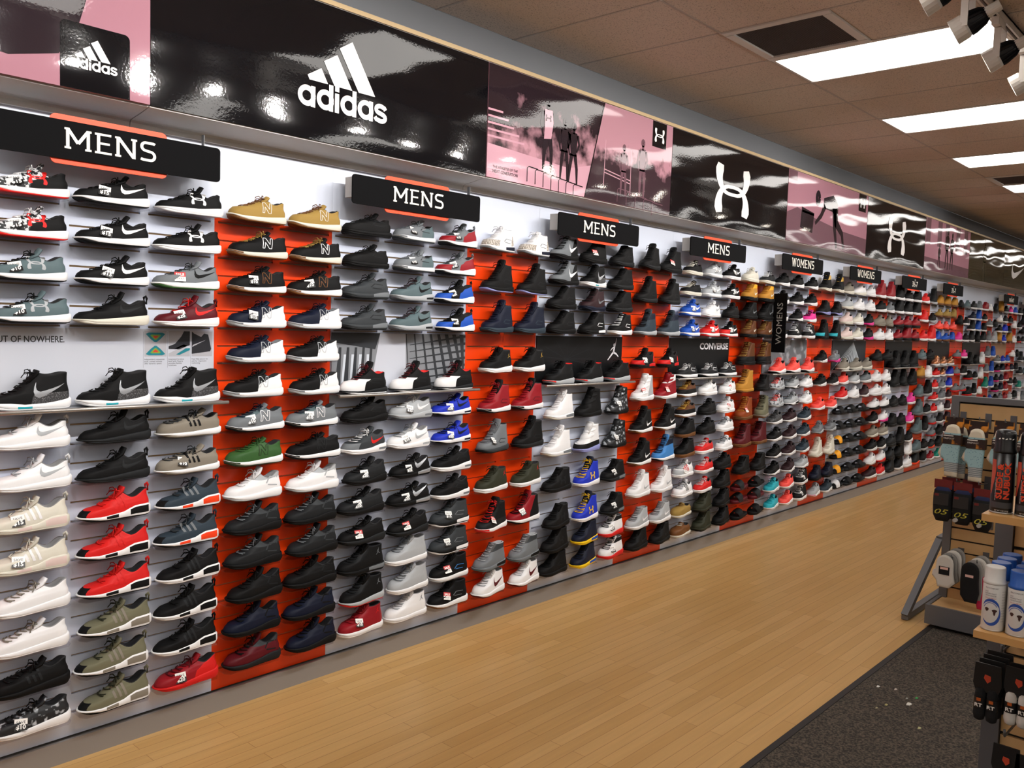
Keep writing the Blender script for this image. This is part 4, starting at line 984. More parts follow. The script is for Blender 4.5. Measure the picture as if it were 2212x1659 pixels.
# ------------------------------------------------------------------ the shoes
T = {
 'spine': 'ua b=web c=black z=back m=white k=black o=red l=white g=ua:red t=15', 'uag': 'ua b=slate m=white o=black l=black g=ua:lightgrey t=10', 'peg': 'run b=black m=white o=black g=swoosh:white t=15',
 'uab': 'ua b=black m=white o=white g=ua:white', 'flyg': 'run b=grey m=white o=green l=darkgrey g=swoosh:black t=S', 'rosb': 'roshe b=black m=cream g=swoosh:charcoal', 'rosr': 'roshe b=maroon m=white l=red g=swoosh:red t=20',
 'rosw': 'roshe b=white m=white l=lightgrey g=swoosh:lightgrey', 'rosk': 'roshe b=black m=charcoal o=charcoal g=swoosh:charcoal', 'kyr': 'kyrie b=black c=melange z=clip m=white k=teal mz=kyrie o=white g=bigswoosh:silver',
 'sam': 'samoa b=taupe m=white o=taupe l=darkgrey g=3s:black', 'samt': 'samoa b=taupe m=white o=taupe l=darkgrey g=3s:black t=10', 'nmdc': 'nmd b=cream m=cream k=blush mz=nmd o=cream t=15 g=3s:white',
 'nmdr': 'nmd b=red c=black z=tip m=white k=black mz=nmd o=black l=red g=3s:red', 'nmdn': 'nmd b=slateblue c=black z=tip m=white k=orange mz=nmd o=black l=darkgrey g=eyes:grey', 'nmdk': 'nmd b=black m=white k=black mz=nmd o=white g=3s:charcoal',
 'nmdo': 'nmd b=olive c=black z=tip m=white k=taupe mz=nmd o=black l=darkolive g=3s:taupe', 'zxw': 'zx b=white m=white l=taupe c=white z=heel', 'zxk': 'zx b=black m=black k=charcoal o=black g=3s:charcoal', 'zxc': 'zx b=camo m=white o=white l=black t=10', 'zxr': 'zx b=darkred c=red z=heel m=red k=red o=red l=maroon t=20',
 'nbt': 'nb b=tan m=cream o=gum l=gum g=n:cream', 'nbg': 'nb b=black m=cream o=gum k=gum mz=toe l=tan g=n:white', 'nbk': 'nb b=black m=white o=gum k=gum mz=toe g=n:gum t=10', 'nbn': 'nb b=navy c=white z=back m=white k=grey mz=toe o=lightgrey g=n:lightgrey i=grey', 'nbnt': 'nb b=navy c=white z=back m=white k=grey mz=toe o=lightgrey g=n:lightgrey t=15',
 'nbb': 'nb b=black c=white z=back m=white k=grey mz=toe o=lightgrey g=n:lightgrey', 'nbgr': 'nb b=grey c=slate z=eye m=white k=black mz=toe o=black l=navy g=n:white t=10', 'nbgn': 'nb b=green m=white k=forest mz=toe o=forest g=n:forest', 'nbbk': 'nb b=black m=white k=black mz=toe o=black g=n:charcoal',
 'huw': 'hua b=white c=lightgrey z=collar m=white o=lightgrey l=white g=strap:lightgrey', 'huk': 'hua b=charcoal c=darkgrey z=collar m=black o=black l=grey g=strap:darkgrey', 'hud': 'hua b=black m=black o=black g=strap:charcoal', 'hun': 'hua b=navy m=black k=black o=black l=black g=strap:black', 'hum': 'hua b=maroon c=darkgrey z=collar m=charcoal o=black l=black g=strap:charcoal',
 'pumk': 'puma b=black m=black o=black g=form:charcoal', 'pumg': 'puma b=grey c=slate z=heel m=white k=grey mz=toe o=darkgrey g=form:darkgrey t=10', 'amg': 'air b=darkgrey m=darkgrey k=grey mz=heel o=charcoal l=charcoal g=form:charcoal', 'amt': 'air b=slate m=lightgrey k=charcoal mz=air o=grey l=burgundy g=swoosh:black',
 'prr': 'presto b=grey c=darkred z=presto m=white o=black l=darkgrey t=20', 'prb': 'presto b=black c=blue z=presto m=white o=black l=black t=20', 'har': 'harden b=black c=white z=cap m=charcoal k=charcoal o=white l=maroon n=black i=red g=form:charcoal', 'amk': 'air b=black m=black o=black g=form:charcoal',
 'amr': 'air b=darkgrey c=grey z=toe m=white k=grey mz=air o=white l=white g=swoosh:red', 'amk20': 'air b=charcoal m=black k=darkgrey o=black l=black t=20', 'amks': 'air b=black m=charcoal o=black l=black t=S', 'jflk': 'flight b=black c=charcoal z=eye m=black k=grey mz=heel o=black g=jump:grey', 'jflr': 'flight b=black c=charcoal z=eye m=lightgrey k=grey o=red g=jump:grey',
 'ajr': 'mid b=darkred m=white o=white g=jump:red t=10', 'amlg': 'air b=lightgrey m=lightgrey k=grey mz=air o=grey l=white g=swoosh:white t=20', 'amw': 'air b=white m=white k=lightgrey mz=air l=lightgrey g=swoosh:lightgrey t=10', 'shox': 'run b=black m=black k=silver mz=heel o=black g=bigswoosh:silver t=20', 'ajg': 'mid b=lightgrey m=white l=grey g=jump:lightgrey', 'ajw': 'mid b=white m=white l=lightgrey g=jump:grey',
 'royb': 'run b=royal m=white k=navy mz=air o=black l=black g=swoosh:navy t=20', 'amkw': 'air b=black m=white k=grey mz=air o=white g=form:charcoal', 'jtr': 'flight b=darkgrey m=black k=white mz=heel o=white g=form:grey t=15', 'aj2': 'mid b=black m=white o=lightgrey g=form:skyblue t=S', 'jpv': 'flight b=black m=white k=white o=gum g=form:grey t=S',
 'j3': 'flight b=white c=eleph z=toeheel m=white k=navy mz=heel o=grey l=white g=form:grey n=white', 'j5': 'high b=black m=black k=ice mz=low o=ice g=form:charcoal', 'j7n': 'high b=navy m=slateblue o=slateblue g=form:slateblue', 'cpk': 'flight b=black m=white o=white g=jump:gold', 'j7r': 'high b=darkred m=white k=black mz=toe o=black g=form:maroon n=black', 'j7g': 'high b=grey m=darkgrey o=black g=form:darkgrey t=20', 'j7k': 'high b=black m=charcoal o=black g=form:charcoal',
 'aol': 'mid b=darkolive m=white g=jump:red', 'j12k': 'high b=black c=charcoal z=low m=white k=red mz=toe o=red l=red t=S', 'j12r': 'high b=darkred c=black z=heel m=white o=black l=black t=20', 'kdg': 'hmid b=grey c=darkgrey z=collar m=grey k=black mz=heel o=slate l=lightgrey i=lightgrey', 'kdw': 'flight b=white m=white k=maroon o=maroon l=lightgrey g=bigswoosh:maroon',
 'nkg': 'kyrie b=grey c=black z=heel m=black o=black l=black g=bigswoosh:white', 'bbk': 'hmid b=black m=black o=black g=form:charcoal', 'j4': 'flight b=black c=charcoal z=eye m=lightgrey k=red mz=toe o=grey l=black g=jump:darkgrey i=red', 'cuw': 'high b=white m=white k=grey mz=heel o=cream l=white', 'cuk': 'hmid b=black m=black o=black l=black g=ua:charcoal', 'bky': 'hmid b=black m=black l=black n=black t=S', 'kbm': 'kyrie b=burgundy m=navy o=navy l=black g=swoosh:grey',
 'bwk': 'hmid b=black m=black k=white mz=heel o=black g=form:white', 'slk': 'soldier b=black m=black o=black', 'slw': 'soldier b=white c=black z=low m=ice o=ice', 'cub': 'high b=royal m=white l=yellow g=ua:yellow n=navy', 'cun': 'hmid b=navy m=yellow k=blue mz=heel o=yellow l=black n=navy', 'shk': 'hmid b=black m=charcoal o=black g=form:charcoal', 'bwl': 'hmid b=black m=white l=white g=form:white', 'slc': 'soldier b=camo c=black z=collar m=black o=black t=15', 'bkt': 'flight b=black m=charcoal k=grey mz=heel o=black t=10', 'bwr': 'flight b=white c=black z=collar m=red o=red l=black t=20',
 'uph': 'high b=black m=charcoal o=black g=form:charcoal', 'uphs': 'high b=black m=black o=black t=S', 'hdn': 'high b=slateblue c=navy z=collar m=lightgrey o=grey l=black', 'hkr': 'hua b=black c=red z=toeheel m=black k=red mz=heel o=black t=20', 'rai': 'soldier b=white c=lightgrey z=heel m=white o=white t=S', 'rar': 'soldier b=darkred c=white z=collar m=white o=white t=S', 'afk': 'high b=black m=white o=gum g=swoosh:white', 'afb': 'high b=skyblue c=navy z=collar m=white o=black l=navy', 'afw': 'high b=white m=white l=white g=swoosh:lightgrey', 'afg': 'hmid b=lightgrey m=white l=grey g=swoosh:white', 'afkk': 'hmid b=black m=black o=black g=swoosh:charcoal',
 'cvk': 'canvas b=black m=cream l=cream', 'fbl': 'court b=blue m=white o=blue g=swoosh:white t=20', 'ost': 'canvas b=charcoal m=white l=white o=black g=form:white', 'bgm': 'court b=brown c=black z=low m=white o=gum l=gold', 'bgk': 'mid b=black m=gum o=gum', 'ssr': 'court b=white c=lightgrey z=toe m=white l=lightgrey g=3s:red t=S', 'ssk': 'court b=white c=white z=toe m=white l=grey g=3s:black', 'moc': 'moc b=tan m=cream l=brown', 'mob': 'moc b=gum m=cream l=cream',
 'fgr': 'court b=lightgrey m=white o=lightgrey g=swoosh:white t=10', 'fwh': 'court b=white m=white g=swoosh:lightgrey', 'frd': 'court b=red m=white o=red g=swoosh:white t=20', 'ckk': 'court b=black m=black o=black g=form:charcoal', 'cvr': 'canvas b=red m=white l=white', 'otb': 'bmid b=darkolive m=darkolive o=black', 'fkw': 'court b=black m=white g=swoosh:white t=10', 'fkr': 'court b=black c=red z=toe m=white o=red g=swoosh:white t=20', 'wsh': 'court b=white m=white l=white t=S', 'wkl': 'canvas b=white m=white l=grey', 'mbk': 'mid b=black m=black o=black', 'crm': 'court b=cream m=cream l=cream', 'vns': 'canvas b=charcoal m=cream l=white',
 'bwt': 'bmid b=wheat c=amber z=collar m=black o=black l=wheat g=swoosh:cream', 'bbk2': 'bmid b=black m=black o=black g=swoosh:grey', 'bbr': 'bmid b=brown m=black o=black l=tan g=swoosh:cream', 'bbb': 'boot b=brown c=black z=low m=black o=charcoal l=tan', 'tim': 'boot b=wheat m=wheat o=gum l=gum', 'tir': 'boot b=rust m=gum o=gum l=wheat t=S', 'tmm': 'boot b=maroon m=gum o=gum l=black', 'tio': 'boot b=olive m=taupe o=brown l=darkolive', 'tik': 'bmid b=black m=black o=black', 'sld': 'slide b=black o=black', 'slr': 'slide b=charcoal o=maroon',
 'wrk': 'run b=black m=white o=white', 'huc': 'hua b=coral m=white o=black l=coral', 'wfl': 'run b=floral m=lightgrey l=coral o=lightgrey', 'leo': 'run b=leopard m=white o=white', 'lek': 'run b=black c=leopard z=collar m=white', 'tel': 'run b=teal m=white l=teal', 'spr': 'run b=lightgrey m=white k=black mz=heel o=black l=grey', 'bur': 'run b=burgundy m=white', 'crl': 'run b=coral m=white l=coral', 'pnk': 'run b=pink m=white l=black', 'rkw': 'run b=black m=white o=black', 'whr': 'run b=white m=white', 'dgr': 'run b=slateblue m=white', 'gwh': 'run b=lightgrey m=white o=charcoal', 'kwt': 'mid b=black m=white l=white t=10',
 'bgd': 'high b=black c=gold z=collar m=cream o=cream', 'bwi': 'flight b=black m=ice o=black', 'btl': 'high b=black c=teal z=toe m=black o=black', 'rkk': 'run b=black m=white k=black mz=toe', 'gpk': 'run b=grey m=pink o=pink l=lightgrey', 'gry': 'run b=grey m=lightgrey o=grey', 'crh': 'high b=cream m=cream o=cream', 'nvk': 'mid b=navy m=black o=black', 'gpw': 'run b=lightgrey m=white k=pink mz=toe',
}
WR = [0, 1, 2, 3, 5, 6, 7, 8, 9, 10, 11, 12, 13]
OA = list(range(14)); OH = [0, 1.5, 3, 4.5, 6, 7.5, 9, 10.5, 12, 13]; WH = [0, 1, 2, 3, 5, 6.5, 8, 9.5, 11, 12, 13]
LAY = [
 ('W', 0, WR, ['spine spine uag uag kyr rosw rosw nmdc nmdc zxw zxw zxk zxc', 'peg peg peg rosb kyr rosk rosk nmdr nmdr nmdr nmdo nmdo nmdo', 'uab uab flyg rosr kyr sam samt nmdn nmdn nmdk nmdk nmdk zxr']),
 ('O', 0, OA, ['nbt nbg nbk nbnt nbn nbb nbgr nbgn huw huk huk hud hun hum', 'nbt nbg nbk nbn nbb nbb nbgr nbbk huw huk huk hud hun hun']),
 ('W', 1, WR, ['pumk pumk amg amg har amk amr amk20 amk20 amks jflk jflr ajr', 'pumg pumg amt amt har amlg amw shox shox amks ajg ajg ajw', 'prr prr prb prb har royb royb amkw amkw jtr jtr aj2 jpv']),
 ('O', 1, OH, ['j3 j5 j7n cpk j7r j7g aol j12k kdg kdw', 'j3 j5 j7n cpk j7r j7k aol j12r kdg kdw']),
 ('W', 2, WH, ['nkg nkg bbk bbk j4 cuw cuw cuk cuk cuk bbk', 'bky kyr kbm bwk j4 slk slw cub cub cun cun', 'shk shk shk bwl j4 slc slc bkt bkt bwr bwr']),
 ('O', 2, OH, ['uph uph hdn hkr rai afk afk afw afg afkk', 'uphs uph hdn hkr rar afk afb afw afg afkk']),
 ('W', 3, WR, ['cvk cvk fbl fbl ost bgm bgm bgk bgk ssr ssk moc mob', 'fgr fgr fwh frd ost fwh ckk ckk cvr cvr cvr otb otb', 'fkw fkw ckk fkr ost wsh wsh wkl wkl ckk mbk mbk mbk']),
 ('O', 3, [0, 1, 2, 3, 4.5, 6, 7.5, 9, 10.5, 11.4, 12.1, 13], ['crm bwt bbk2 bbr bbb tim tir tmm tik slr slr sld', 'vns bwt bbk2 bbr bbb tik tio tmm tik sld slr sld']),
 ('W', 4, WR, ['wrk wrk wrk wrk huc wfl wfl leo lek rkw rkw tel tel', 'wrk wrk rkw kwt huc spr spr bur bur bur bur crl crl', 'wrk wrk pnk kwt huc whr whr dgr dgr dgr gwh kwt kwt']),
 ('O', 4, [0, 1.5, 3, 4.5, 6, 7.5, 9, 10.5, 12, 13], ['bgd bwi btl rkk rkk crl gry crh nvk gpw', 'bgd bwi btl gpk rkk crl gry crh nvk dgr']),
]
sh = MB()
sp = [(-.137, 0), (.137, 0), (.137, -.085), (.120, -.112), (-.120, -.112), (-.137, -.085)]
sh.rings([[(x, y, z) for x, y in sp] for z in (-.003, 0)], smooth=False)
sh.box(-.13, .13, -.003, .001, -.011, -.0032)
SH_ME = sh.mesh('acrylic_shelf', [CLEAR])
CN = {'W': ['left', 'middle', 'right'], 'O': ['left', 'right']}
for kind, k, rows, cols in LAY:
    x0 = PX0 + PER * k + (WW if kind == 'O' else 0)
    for c, col in enumerate(cols):
        cx = x0 + .3047 * (c + .5)
        for i, (r, key) in enumerate(zip(rows, col.split())):
            d = parse(T[key]); z = rowz(r); feat = kind == 'W' and r == 5
            kn = 'slide sandal' if d['a'] == 'slide' else ARCH[d['a']]['kind']
            rw = 'feature-shelf' if feat else ORD[i - (1 if kind == 'W' and i > 4 else 0)]
            place = f'{rw} row, {CN[kind][c]} column, {bayname(kind, k)}'
            desc = f'{cw(d["b"])} {kn} with {cw(d["m"] if d["a"] != "slide" else d["o"])} sole'
            full = f'{desc}, {place}'
            if len(full.split()) > 16: full = f'{cw(d["b"])} {kn}, {place}'
            tw = R_.gauss(0, .035) + (0 if k < 1 else .05 if (k, kind) == (1, 'W') else .13)
            if feat: tw *= .6
            shoe(T[key], cx + R_.uniform(-.008, .008) + (.012 if kind == 'O' else 0), -.0635 - max(0, tw) * .13 + (-.004 if feat else 0), FZ + .0012 if feat else z + .0006, full, tw)
            if not feat:
                s = link('acrylic_shelf', SH_ME, None, (cx, 0, z), label=f'clear acrylic shelf, {place}', category='shelf', group='clear acrylic shoe shelves')

# ---- the several hundred small far shoes and their shelves: one object each
far_mats = []; far = MB(); fsh = MB()
def fm(c):
    m_ = sm(c)
    if m_ not in far_mats: far_mats.append(m_)
    return far_mats.index(m_)
_LOW = {}
def low(arch, zone=''):
    if (arch, zone) not in _LOW: _LOW[(arch, zone)] = shoe_geo(arch, zone, '', '', N=16, M=6)
    return _LOW[(arch, zone)]
def far_shoe(arch, b, mcol, x, y, z, zone='', c=None, s=1.0, rz=0):
    M = Matrix.Translation((x, y, z)) @ Matrix.Rotation(rz, 4, 'Z') @ Matrix.Scale(s, 4)
    if arch == 'slide':
        g = slide_geo(14) if 'slide' not in _LOW else _LOW['slide']; _LOW['slide'] = g
        for k_, cc in (('outsole', mcol), ('footbed', mcol), ('strap', b)): far.add(g[k_], M, {0: fm(cc)})
        return
    g = low(arch, zone)
    far.add(g['upper'], M, {0: fm(b), 1: fm(c or b), 2: fm('charcoal' if b not in ('white', 'cream') else 'lightgrey')})
    far.add(g['midsole'], M, {0: fm(mcol), 1: fm(mcol)}); far.add(g['outsole'], M, {0: fm(mcol)}); far.add(g['tongue'], M, {0: fm(c or b)})
W5 = ['taupe-cream lightgrey-cream blush-cream blush-cream taupe-cream coral-white red-white sl sl am am am wsl', 'white-cream white-white cream-white cream-white taupe-cream lightgrey-white white-white sl sl sl sl sl sl', 'white-white white-white black-pink black-pink taupe-cream grey-white burgundy-white sl sl sl sl sl sl']
O5 = ['darkred-white black-white taupe-taupe white-white black-black white-white white-white white-black black-white taupe-cream black-white white-white burgundy-white', 'darkred-white grey-white taupe-taupe white-white black-black white-white white-white white-black white-pink taupe-cream black-white white-red red-white']
POOL = ['black-white', 'black-white', 'black-black', 'charcoal-white', 'black-white', 'white-white', 'grey-white', 'charcoal-charcoal', 'black-grey', 'lightgrey-white', 'black-lightgrey', 'black-white', 'black-black', 'charcoal-white', 'grey-white', 'black-charcoal', 'navy-white', 'white-white', 'white-cream', 'red-white', 'darkred-white', 'black-red', 'blue-white', 'royal-white', 'seagreen-white', 'slate-grey', 'pink-white', 'wheat-gum', 'burgundy-white', 'black-pink', 'grey-red', 'tan-cream', 'charcoal-orange']
FIX = {('W', 6): ['black-white', 'black-white', 'darkred-black', 'darkred-black', 'black-charcoal'], ('W', 7): ['wheat-gum', 'tan-gum', 'coral-orange', 'blue-gum', 'copper-white']}
for k in range(5, NB):
    for kind, n, rows in (('W', 3, WR if k % 2 else WH), ('O', 2, OH if k > 5 else [0, 1, 2, 3, 4.5] + list(range(6, 14)))):
        x0 = PX0 + PER * k + (WW if kind == 'O' else 0)
        for c in range(n):
            prev = None
            for i, r in enumerate(rows):
                if k == 5: e = (W5 if kind == 'W' else O5)[c].split()[min(i, 12)]
                elif (kind, k) in FIX and i < 5: e = FIX[(kind, k)][i]
                else:
                    e = prev if prev and R_.random() < .45 else R_.choice(POOL)
                prev = e; cx = x0 + .3047 * (c + .5); feat = kind == 'W' and r == 5
                arch = 'run' if k in (5,) else (R_.choice(['high', 'high', 'court', 'run', 'mid']) if k % 2 == 0 else R_.choice(['run', 'court', 'mid', 'court']))
                if k == 5 and kind == 'O' and i in (0,): arch = 'high'
                if e.startswith('wheat'): arch = 'boot' if k > 8 else 'mid'
                if e in ('sl', 'am', 'wsl'): arch = 'slide'; e = {'sl': 'black-charcoal', 'am': 'amber-black', 'wsl': 'white-black'}[e]
                b_, m_ = e.split('-')
                far_shoe(arch, b_, m_, cx, -.064, FZ if feat else rowz(r), s=1.0 if k < 7 else .86, rz=R_.gauss(.02, .05))
                if not feat:
                    fsh.box(cx - .137, cx + .137, -.112, 0, rowz(r) - .004, rowz(r))
far.obj('far_shoes', far_mats, None, None, label='mass of small assorted shoes on the far bays beyond the light-ray poster', category='shoes', kind='stuff')
fsh.obj('far_acrylic_shelves', [CLEAR], None, None, label='clear acrylic shelves under the small far shoes', category='shelves', kind='stuff')
# ------------------------------------------------------------------ floor fixtures at the right
MAPLE = mat('fixture_maple', 'c79f6a', .5, noise=(6, 'd6b07c', .35, .65))
PEG = mat('peg_metal', '6a6b6e', .4, metal=.5)
def fixture(X, yl, width, ztop, base, label, sides=True):
    """two-sided slatted display panel in a plane of constant X; yl = world Y of its left (wall-side) edge"""
    t = thing('display_stand', label, 'display stand', (X, yl, 0))
    pw = .045
    m = MB(); m.box(-.03, .03, -pw, 0, .03, ztop); m.obj('post', DARKM, t)
    m = MB(); m.box(-.03, .03, -width, -width + pw, .03, ztop); m.obj('post', DARKM, t)
    m = MB(); m.box(-.03, .03, -width, 0, ztop, ztop + .035); m.obj('top_rail', DARKM, t)
    m = MB(); m.box(-.004, .004, -width + pw, -pw, .1, ztop)
    k = 0; z = ztop - .012
    h = SL - .01
    first = True
    while z > .2:
        hh = .085 if first else h
        for sx in (-1, 1): m.box(min(sx * .004, sx * .016), max(sx * .004, sx * .016), -width + pw + .002, -pw - .002, z - hh, z)
        z -= hh + .01; first = False
    m.m = [1 if i < 6 else 0 for i in range(len(m.f))]
    m.obj('slat_panel', [MAPLE, mat('groove_dark', '1d1a17', .8)], t)
    if base:
        m = MB(); m.box(-.29, -.27, -width, .0, .028, .145); m.box(.27, .29, -width, 0, .028, .145); m.box(-.27, .27, -.02, 0, .028, .145); m.box(-.27, .27, -width, -width + .02, .028, .145); m.obj('base_frame', DARKM, t)
        m = MB(); m.box(-.268, .268, -width + .022, -.022, .12, .138); m.obj('base_deck', MAPLE, t)
        m = MB(); m.box(-.24, .24, -width + .05, -.05, .004, .028); m.obj('plinth', mat('plinth_black', '0d0d0d', .8), t)
        m = MB(); D0, D1 = .125, .045
        a = .02
        def bar(p, q, w=.02):
            p, q = Vector(p), Vector(q); d = (q - p).normalized(); u_ = Vector((0, 1, 0)); v_ = d.cross(u_).normalized() * w
            u_ = d.cross(v_).normalized() * w
            m.rings([[c + u_ * i + v_ * j for i, j in ((1, 1), (-1, 1), (-1, -1), (1, -1))] for c in (p, q)], smooth=False)
        A0, A1, B0, B1 = (-.25, D0, .03), (.08, D1, .47), (.55, D0, .03), (.26, D1, .47)
        bar(A0, A1); bar(B0, B1); bar(A1, B1, .021); bar((-.25, D0, .025), (.55, D0, .025)); bar((-.25, 0, .025), (-.25, D0, .025)); bar((.55, D0, .025), (.26, 0, .025)); bar((.1, 0, .465), (.1, D1, .465))
        m.obj('side_brace', DARKM, t)
    else:
        m = MB(); m.box(-.29, .29, -width, 0, .028, .145); m.box(-.24, .24, -width + .05, -.05, .004, .028); m.obj('base_frame', DARKM, t)
    return t
FAR = fixture(5.80, 1.56 + FRONT, 1.25, 1.375, True, 'slatted maple display stand with dark grey frame holding hanging socks')
NEAR = fixture(2.72, .592 + FRONT, 1.25, 1.29, False, 'nearer slatted display stand with wooden shelves at right picture edge')
def hook(X, D, z, L_, label, tip=False):
    t = thing('display_hook', label, 'hook', (X - .017, D + FRONT, z), 'display hooks on the stands')
    m = MB(); m.box(-.006, 0, -.017, .017, -.08, .012); m.obj('back_plate', PEG, t)
    m = MB(); m.tube([(-.004, 0, -.03), (-L_, 0, -.015), (-L_ - .006, 0, .004)], .0032); m.obj('rod', PEG, t)
    if tip: m = MB(); m.tube([(-L_ + .05, 0, -.018), (-L_ - .02, 0, -.016)], .012, n=10); m.obj('end_cap', mat('peg_cap', 'a7a39c', .5), t)
SKB, SKC, SKG = mat('sock_blue', '8fb3ba', .9, noise=(70, '6f98a4', .6, .66)), mat('sock_cream', 'd8cfb9', .95), mat('sock_grey', '7c8286', .95, noise=(60, 'a3aaac', .5, .56))
FLAME = mat('card_flame', '2a0e0a', .5, noise=(14, 'e0902a', .56, .66)); CARDK = mat('card_dark', '24110e', .5)
WHT = mat('print_white', 'e6e2da', .5)
def slab_y(m, pts, x0, x1, mm=0, bev=.0):
    """outline pts (y,z) extruded along X with a rounded rim"""
    cy = sum(p[0] for p in pts) / len(pts); cz = sum(p[1] for p in pts) / len(pts)
    def sc(k, x): return [(x, cy + (p[0] - cy) * k, cz + (p[1] - cz) * k) for p in pts]
    if bev: m.rings([sc(.86, x0), sc(.96, x0 + bev * .5), sc(1, x0 + bev), sc(1, x1 - bev), sc(.96, x1 - bev * .5), sc(.86, x1)], mm)
    else: m.rings([sc(1, x0), sc(1, x1)], mm, smooth=False)
def knit_mat():
    m = bpy.data.materials.new('patterned_knit'); m.use_nodes = True; nt = m.node_tree; b = nt.nodes['Principled BSDF']; b.inputs['Roughness'].default_value = .95
    tc = nt.nodes.new('ShaderNodeTexCoord'); sp = nt.nodes.new('ShaderNodeSeparateXYZ'); nt.links.new(tc.outputs['Object'], sp.inputs[0])
    vo = nt.nodes.new('ShaderNodeTexVoronoi'); vo.inputs['Scale'].default_value = 75; nt.links.new(tc.outputs['Object'], vo.inputs['Vector'])
    wv = nt.nodes.new('ShaderNodeTexWave'); wv.bands_direction = 'Z'; wv.inputs['Scale'].default_value = 30; wv.inputs['Distortion'].default_value = 2; nt.links.new(tc.outputs['Object'], wv.inputs['Vector'])
    def cmp(a, op, v):
        x = nt.nodes.new('ShaderNodeMath'); x.operation = op; nt.links.new(a, x.inputs[0]); x.inputs[1].default_value = v; return x.outputs[0]
    def mix(f, A_, B_):
        x = nt.nodes.new('ShaderNodeMix'); x.data_type = 'RGBA'; nt.links.new(f, x.inputs['Factor'])
        for n, v in (('A', A_), ('B', B_)):
            if isinstance(v, str): x.inputs[n].default_value = srgb(v)
            else: nt.links.new(v, x.inputs[n])
        return x.outputs['Result']
    z, y = sp.outputs[2], sp.outputs[1]
    c = mix(cmp(vo.outputs['Distance'], 'LESS_THAN', .22), '9cc0c6', '7093a5')
    g = mix(wv.outputs['Fac'], '6f777c', 'b4b8b6')
    c = mix(cmp(z, 'LESS_THAN', -.228), c, g); c = mix(cmp(z, 'LESS_THAN', -.285), c, 'ddd5c0'); c = mix(cmp(z, 'GREATER_THAN', -.05), c, 'ddd5c0'); c = mix(cmp(y, 'GREATER_THAN', .057), c, 'd9c9b4')
    nt.links.new(c, b.inputs['Base Color']); return m
SOCKM = knit_mat()
def crew_sock(X, D, ztop, label, toe=0):
    t = thing('sock_pair', label, 'socks', (X, D + FRONT, ztop), 'light blue patterned sock pairs')
    W = .052
    out = [(W * .9, -.06), (W * .7, -.028)] + [(W * .75 * math.cos(a), .0 - .03 + .032 * math.sin(a) + .0) for a in [math.radians(q) for q in range(30, 151, 20)]] + [(-W * .75, -.03), (-W * .92, -.07), (-W * .86, -.15), (-W * .8, -.21), (-W * .78, -.315), (W * .62, -.315), (W * .66, -.25), (W * .78, -.215), (W * 1.15, -.2), (W * 1.45, -.18), (W * 1.3, -.155), (W * .98, -.12)]
    m = MB(); slab_y(m, out, -.016, .016, 0, .01)
    m.obj('sock', SOCKM, t)
    m = MB(); slab_y(m, [(-.052, -.06), (.05, -.06), (.05, -.118), (-.052, -.118)], -.019, .019, 0); m.obj('band_card', [CARDK], t)
    m = MB(); m.poly([(-.0195, .046, -.064), (-.0195, -.01, -.064), (-.0195, -.01, -.07), (-.0195, .046, -.07)]); put_text(m, 'FIREFOOT', lambda x, y: (-.0195, .044 - x, -.088 + y), .014, width=.06); m.obj('band_print', WHT, t)
    m = MB(); m.box(-.0193, -.0191, -.05, -.002, -.115, -.09); m.obj('band_flame', FLAME, t)
    m = MB(); m.box(.014, .016, -.055, .05, -.05, .045); m.obj('header_card', FLAME, t)
    m = MB(); m.box(.0125, .0138, -.05, .045, .02, .045); m.obj('header_print', CARDK, t)
for n, (X, D, z, lab) in enumerate(((5.60, 1.495, 1.245, 'light blue patterned sock pair at left end of the stand top row'), (5.68, 1.475, 1.23, 'light blue sock pair just behind the leftmost sock pair'), (5.60, 1.362, 1.232, 'light blue patterned sock pair second from left on the stand'),
                                    (5.60, 1.228, 1.245, 'light blue sock pair behind the nearest black spray can'), (5.60, 1.10, 1.24, 'cream and purple sock pair at the right picture edge'))): crew_sock(X, D, z, lab)
for n, (D, z) in enumerate(((1.49, 1.302), (1.35, 1.302), (1.215, 1.302), (1.09, 1.302))): hook(5.80, D, z, .2, ['grey display hook above the leftmost sock pair', 'grey display hook above the second sock pair', 'grey display hook above the third sock pair', 'grey display hook at the right picture edge, top row'][n])
NVY, BLKF, YEL = mat('sock_navy', '10193f', .9), mat('sock_black', '0b0b0d', .9), mat('print_yellow', 'b9b13a', .6)
REDC = mat('card_red', '6a1414', .5)
def bulk_sock(X, D, ztop, label, cap):
    t = thing('sock_bundle', label, 'socks', (X, D + FRONT, ztop), 'thick black and navy sock bundles')
    m = MB(); rs = []
    for z, wy, wx in ((0, .03, .012), (-.02, .048, .024), (-.06, .052, .03), (-.12, .055, .034), (-.17, .052, .034), (-.205, .035, .02)): rs.append([(wx * math.cos(a), wy * math.sin(a) - .004 * (z < -.1), z) for a in [2 * PI * q / 16 for q in range(16)]])
    m.rings(rs, mf=lambda i, j: 1 if i < 1 else 0); m.obj('sock', [BLKF, NVY], t)
    m = MB(); slab_y(m, [(-.042, -.035), (.042, -.035), (.042, -.105), (-.042, -.105)], -.034, -.031); m.obj('paper_band', mat('band_charcoal', '1e1c1c', .6), t)
    m = MB(); m.box(-.0352, -.034, .012, .036, -.052, -.038); m.obj('band_mark', REDC, t)
    m = MB(); put_text(m, '05', lambda x, y: (-.0365 - .0, .036 - x - y * .5, -.16 + y), .045, width=.07); m.obj('lettering', YEL, t)
    m = MB(); m.box(.0, .0015, -.05, .05, -.01, .045); m.obj('header_card', REDC, t)
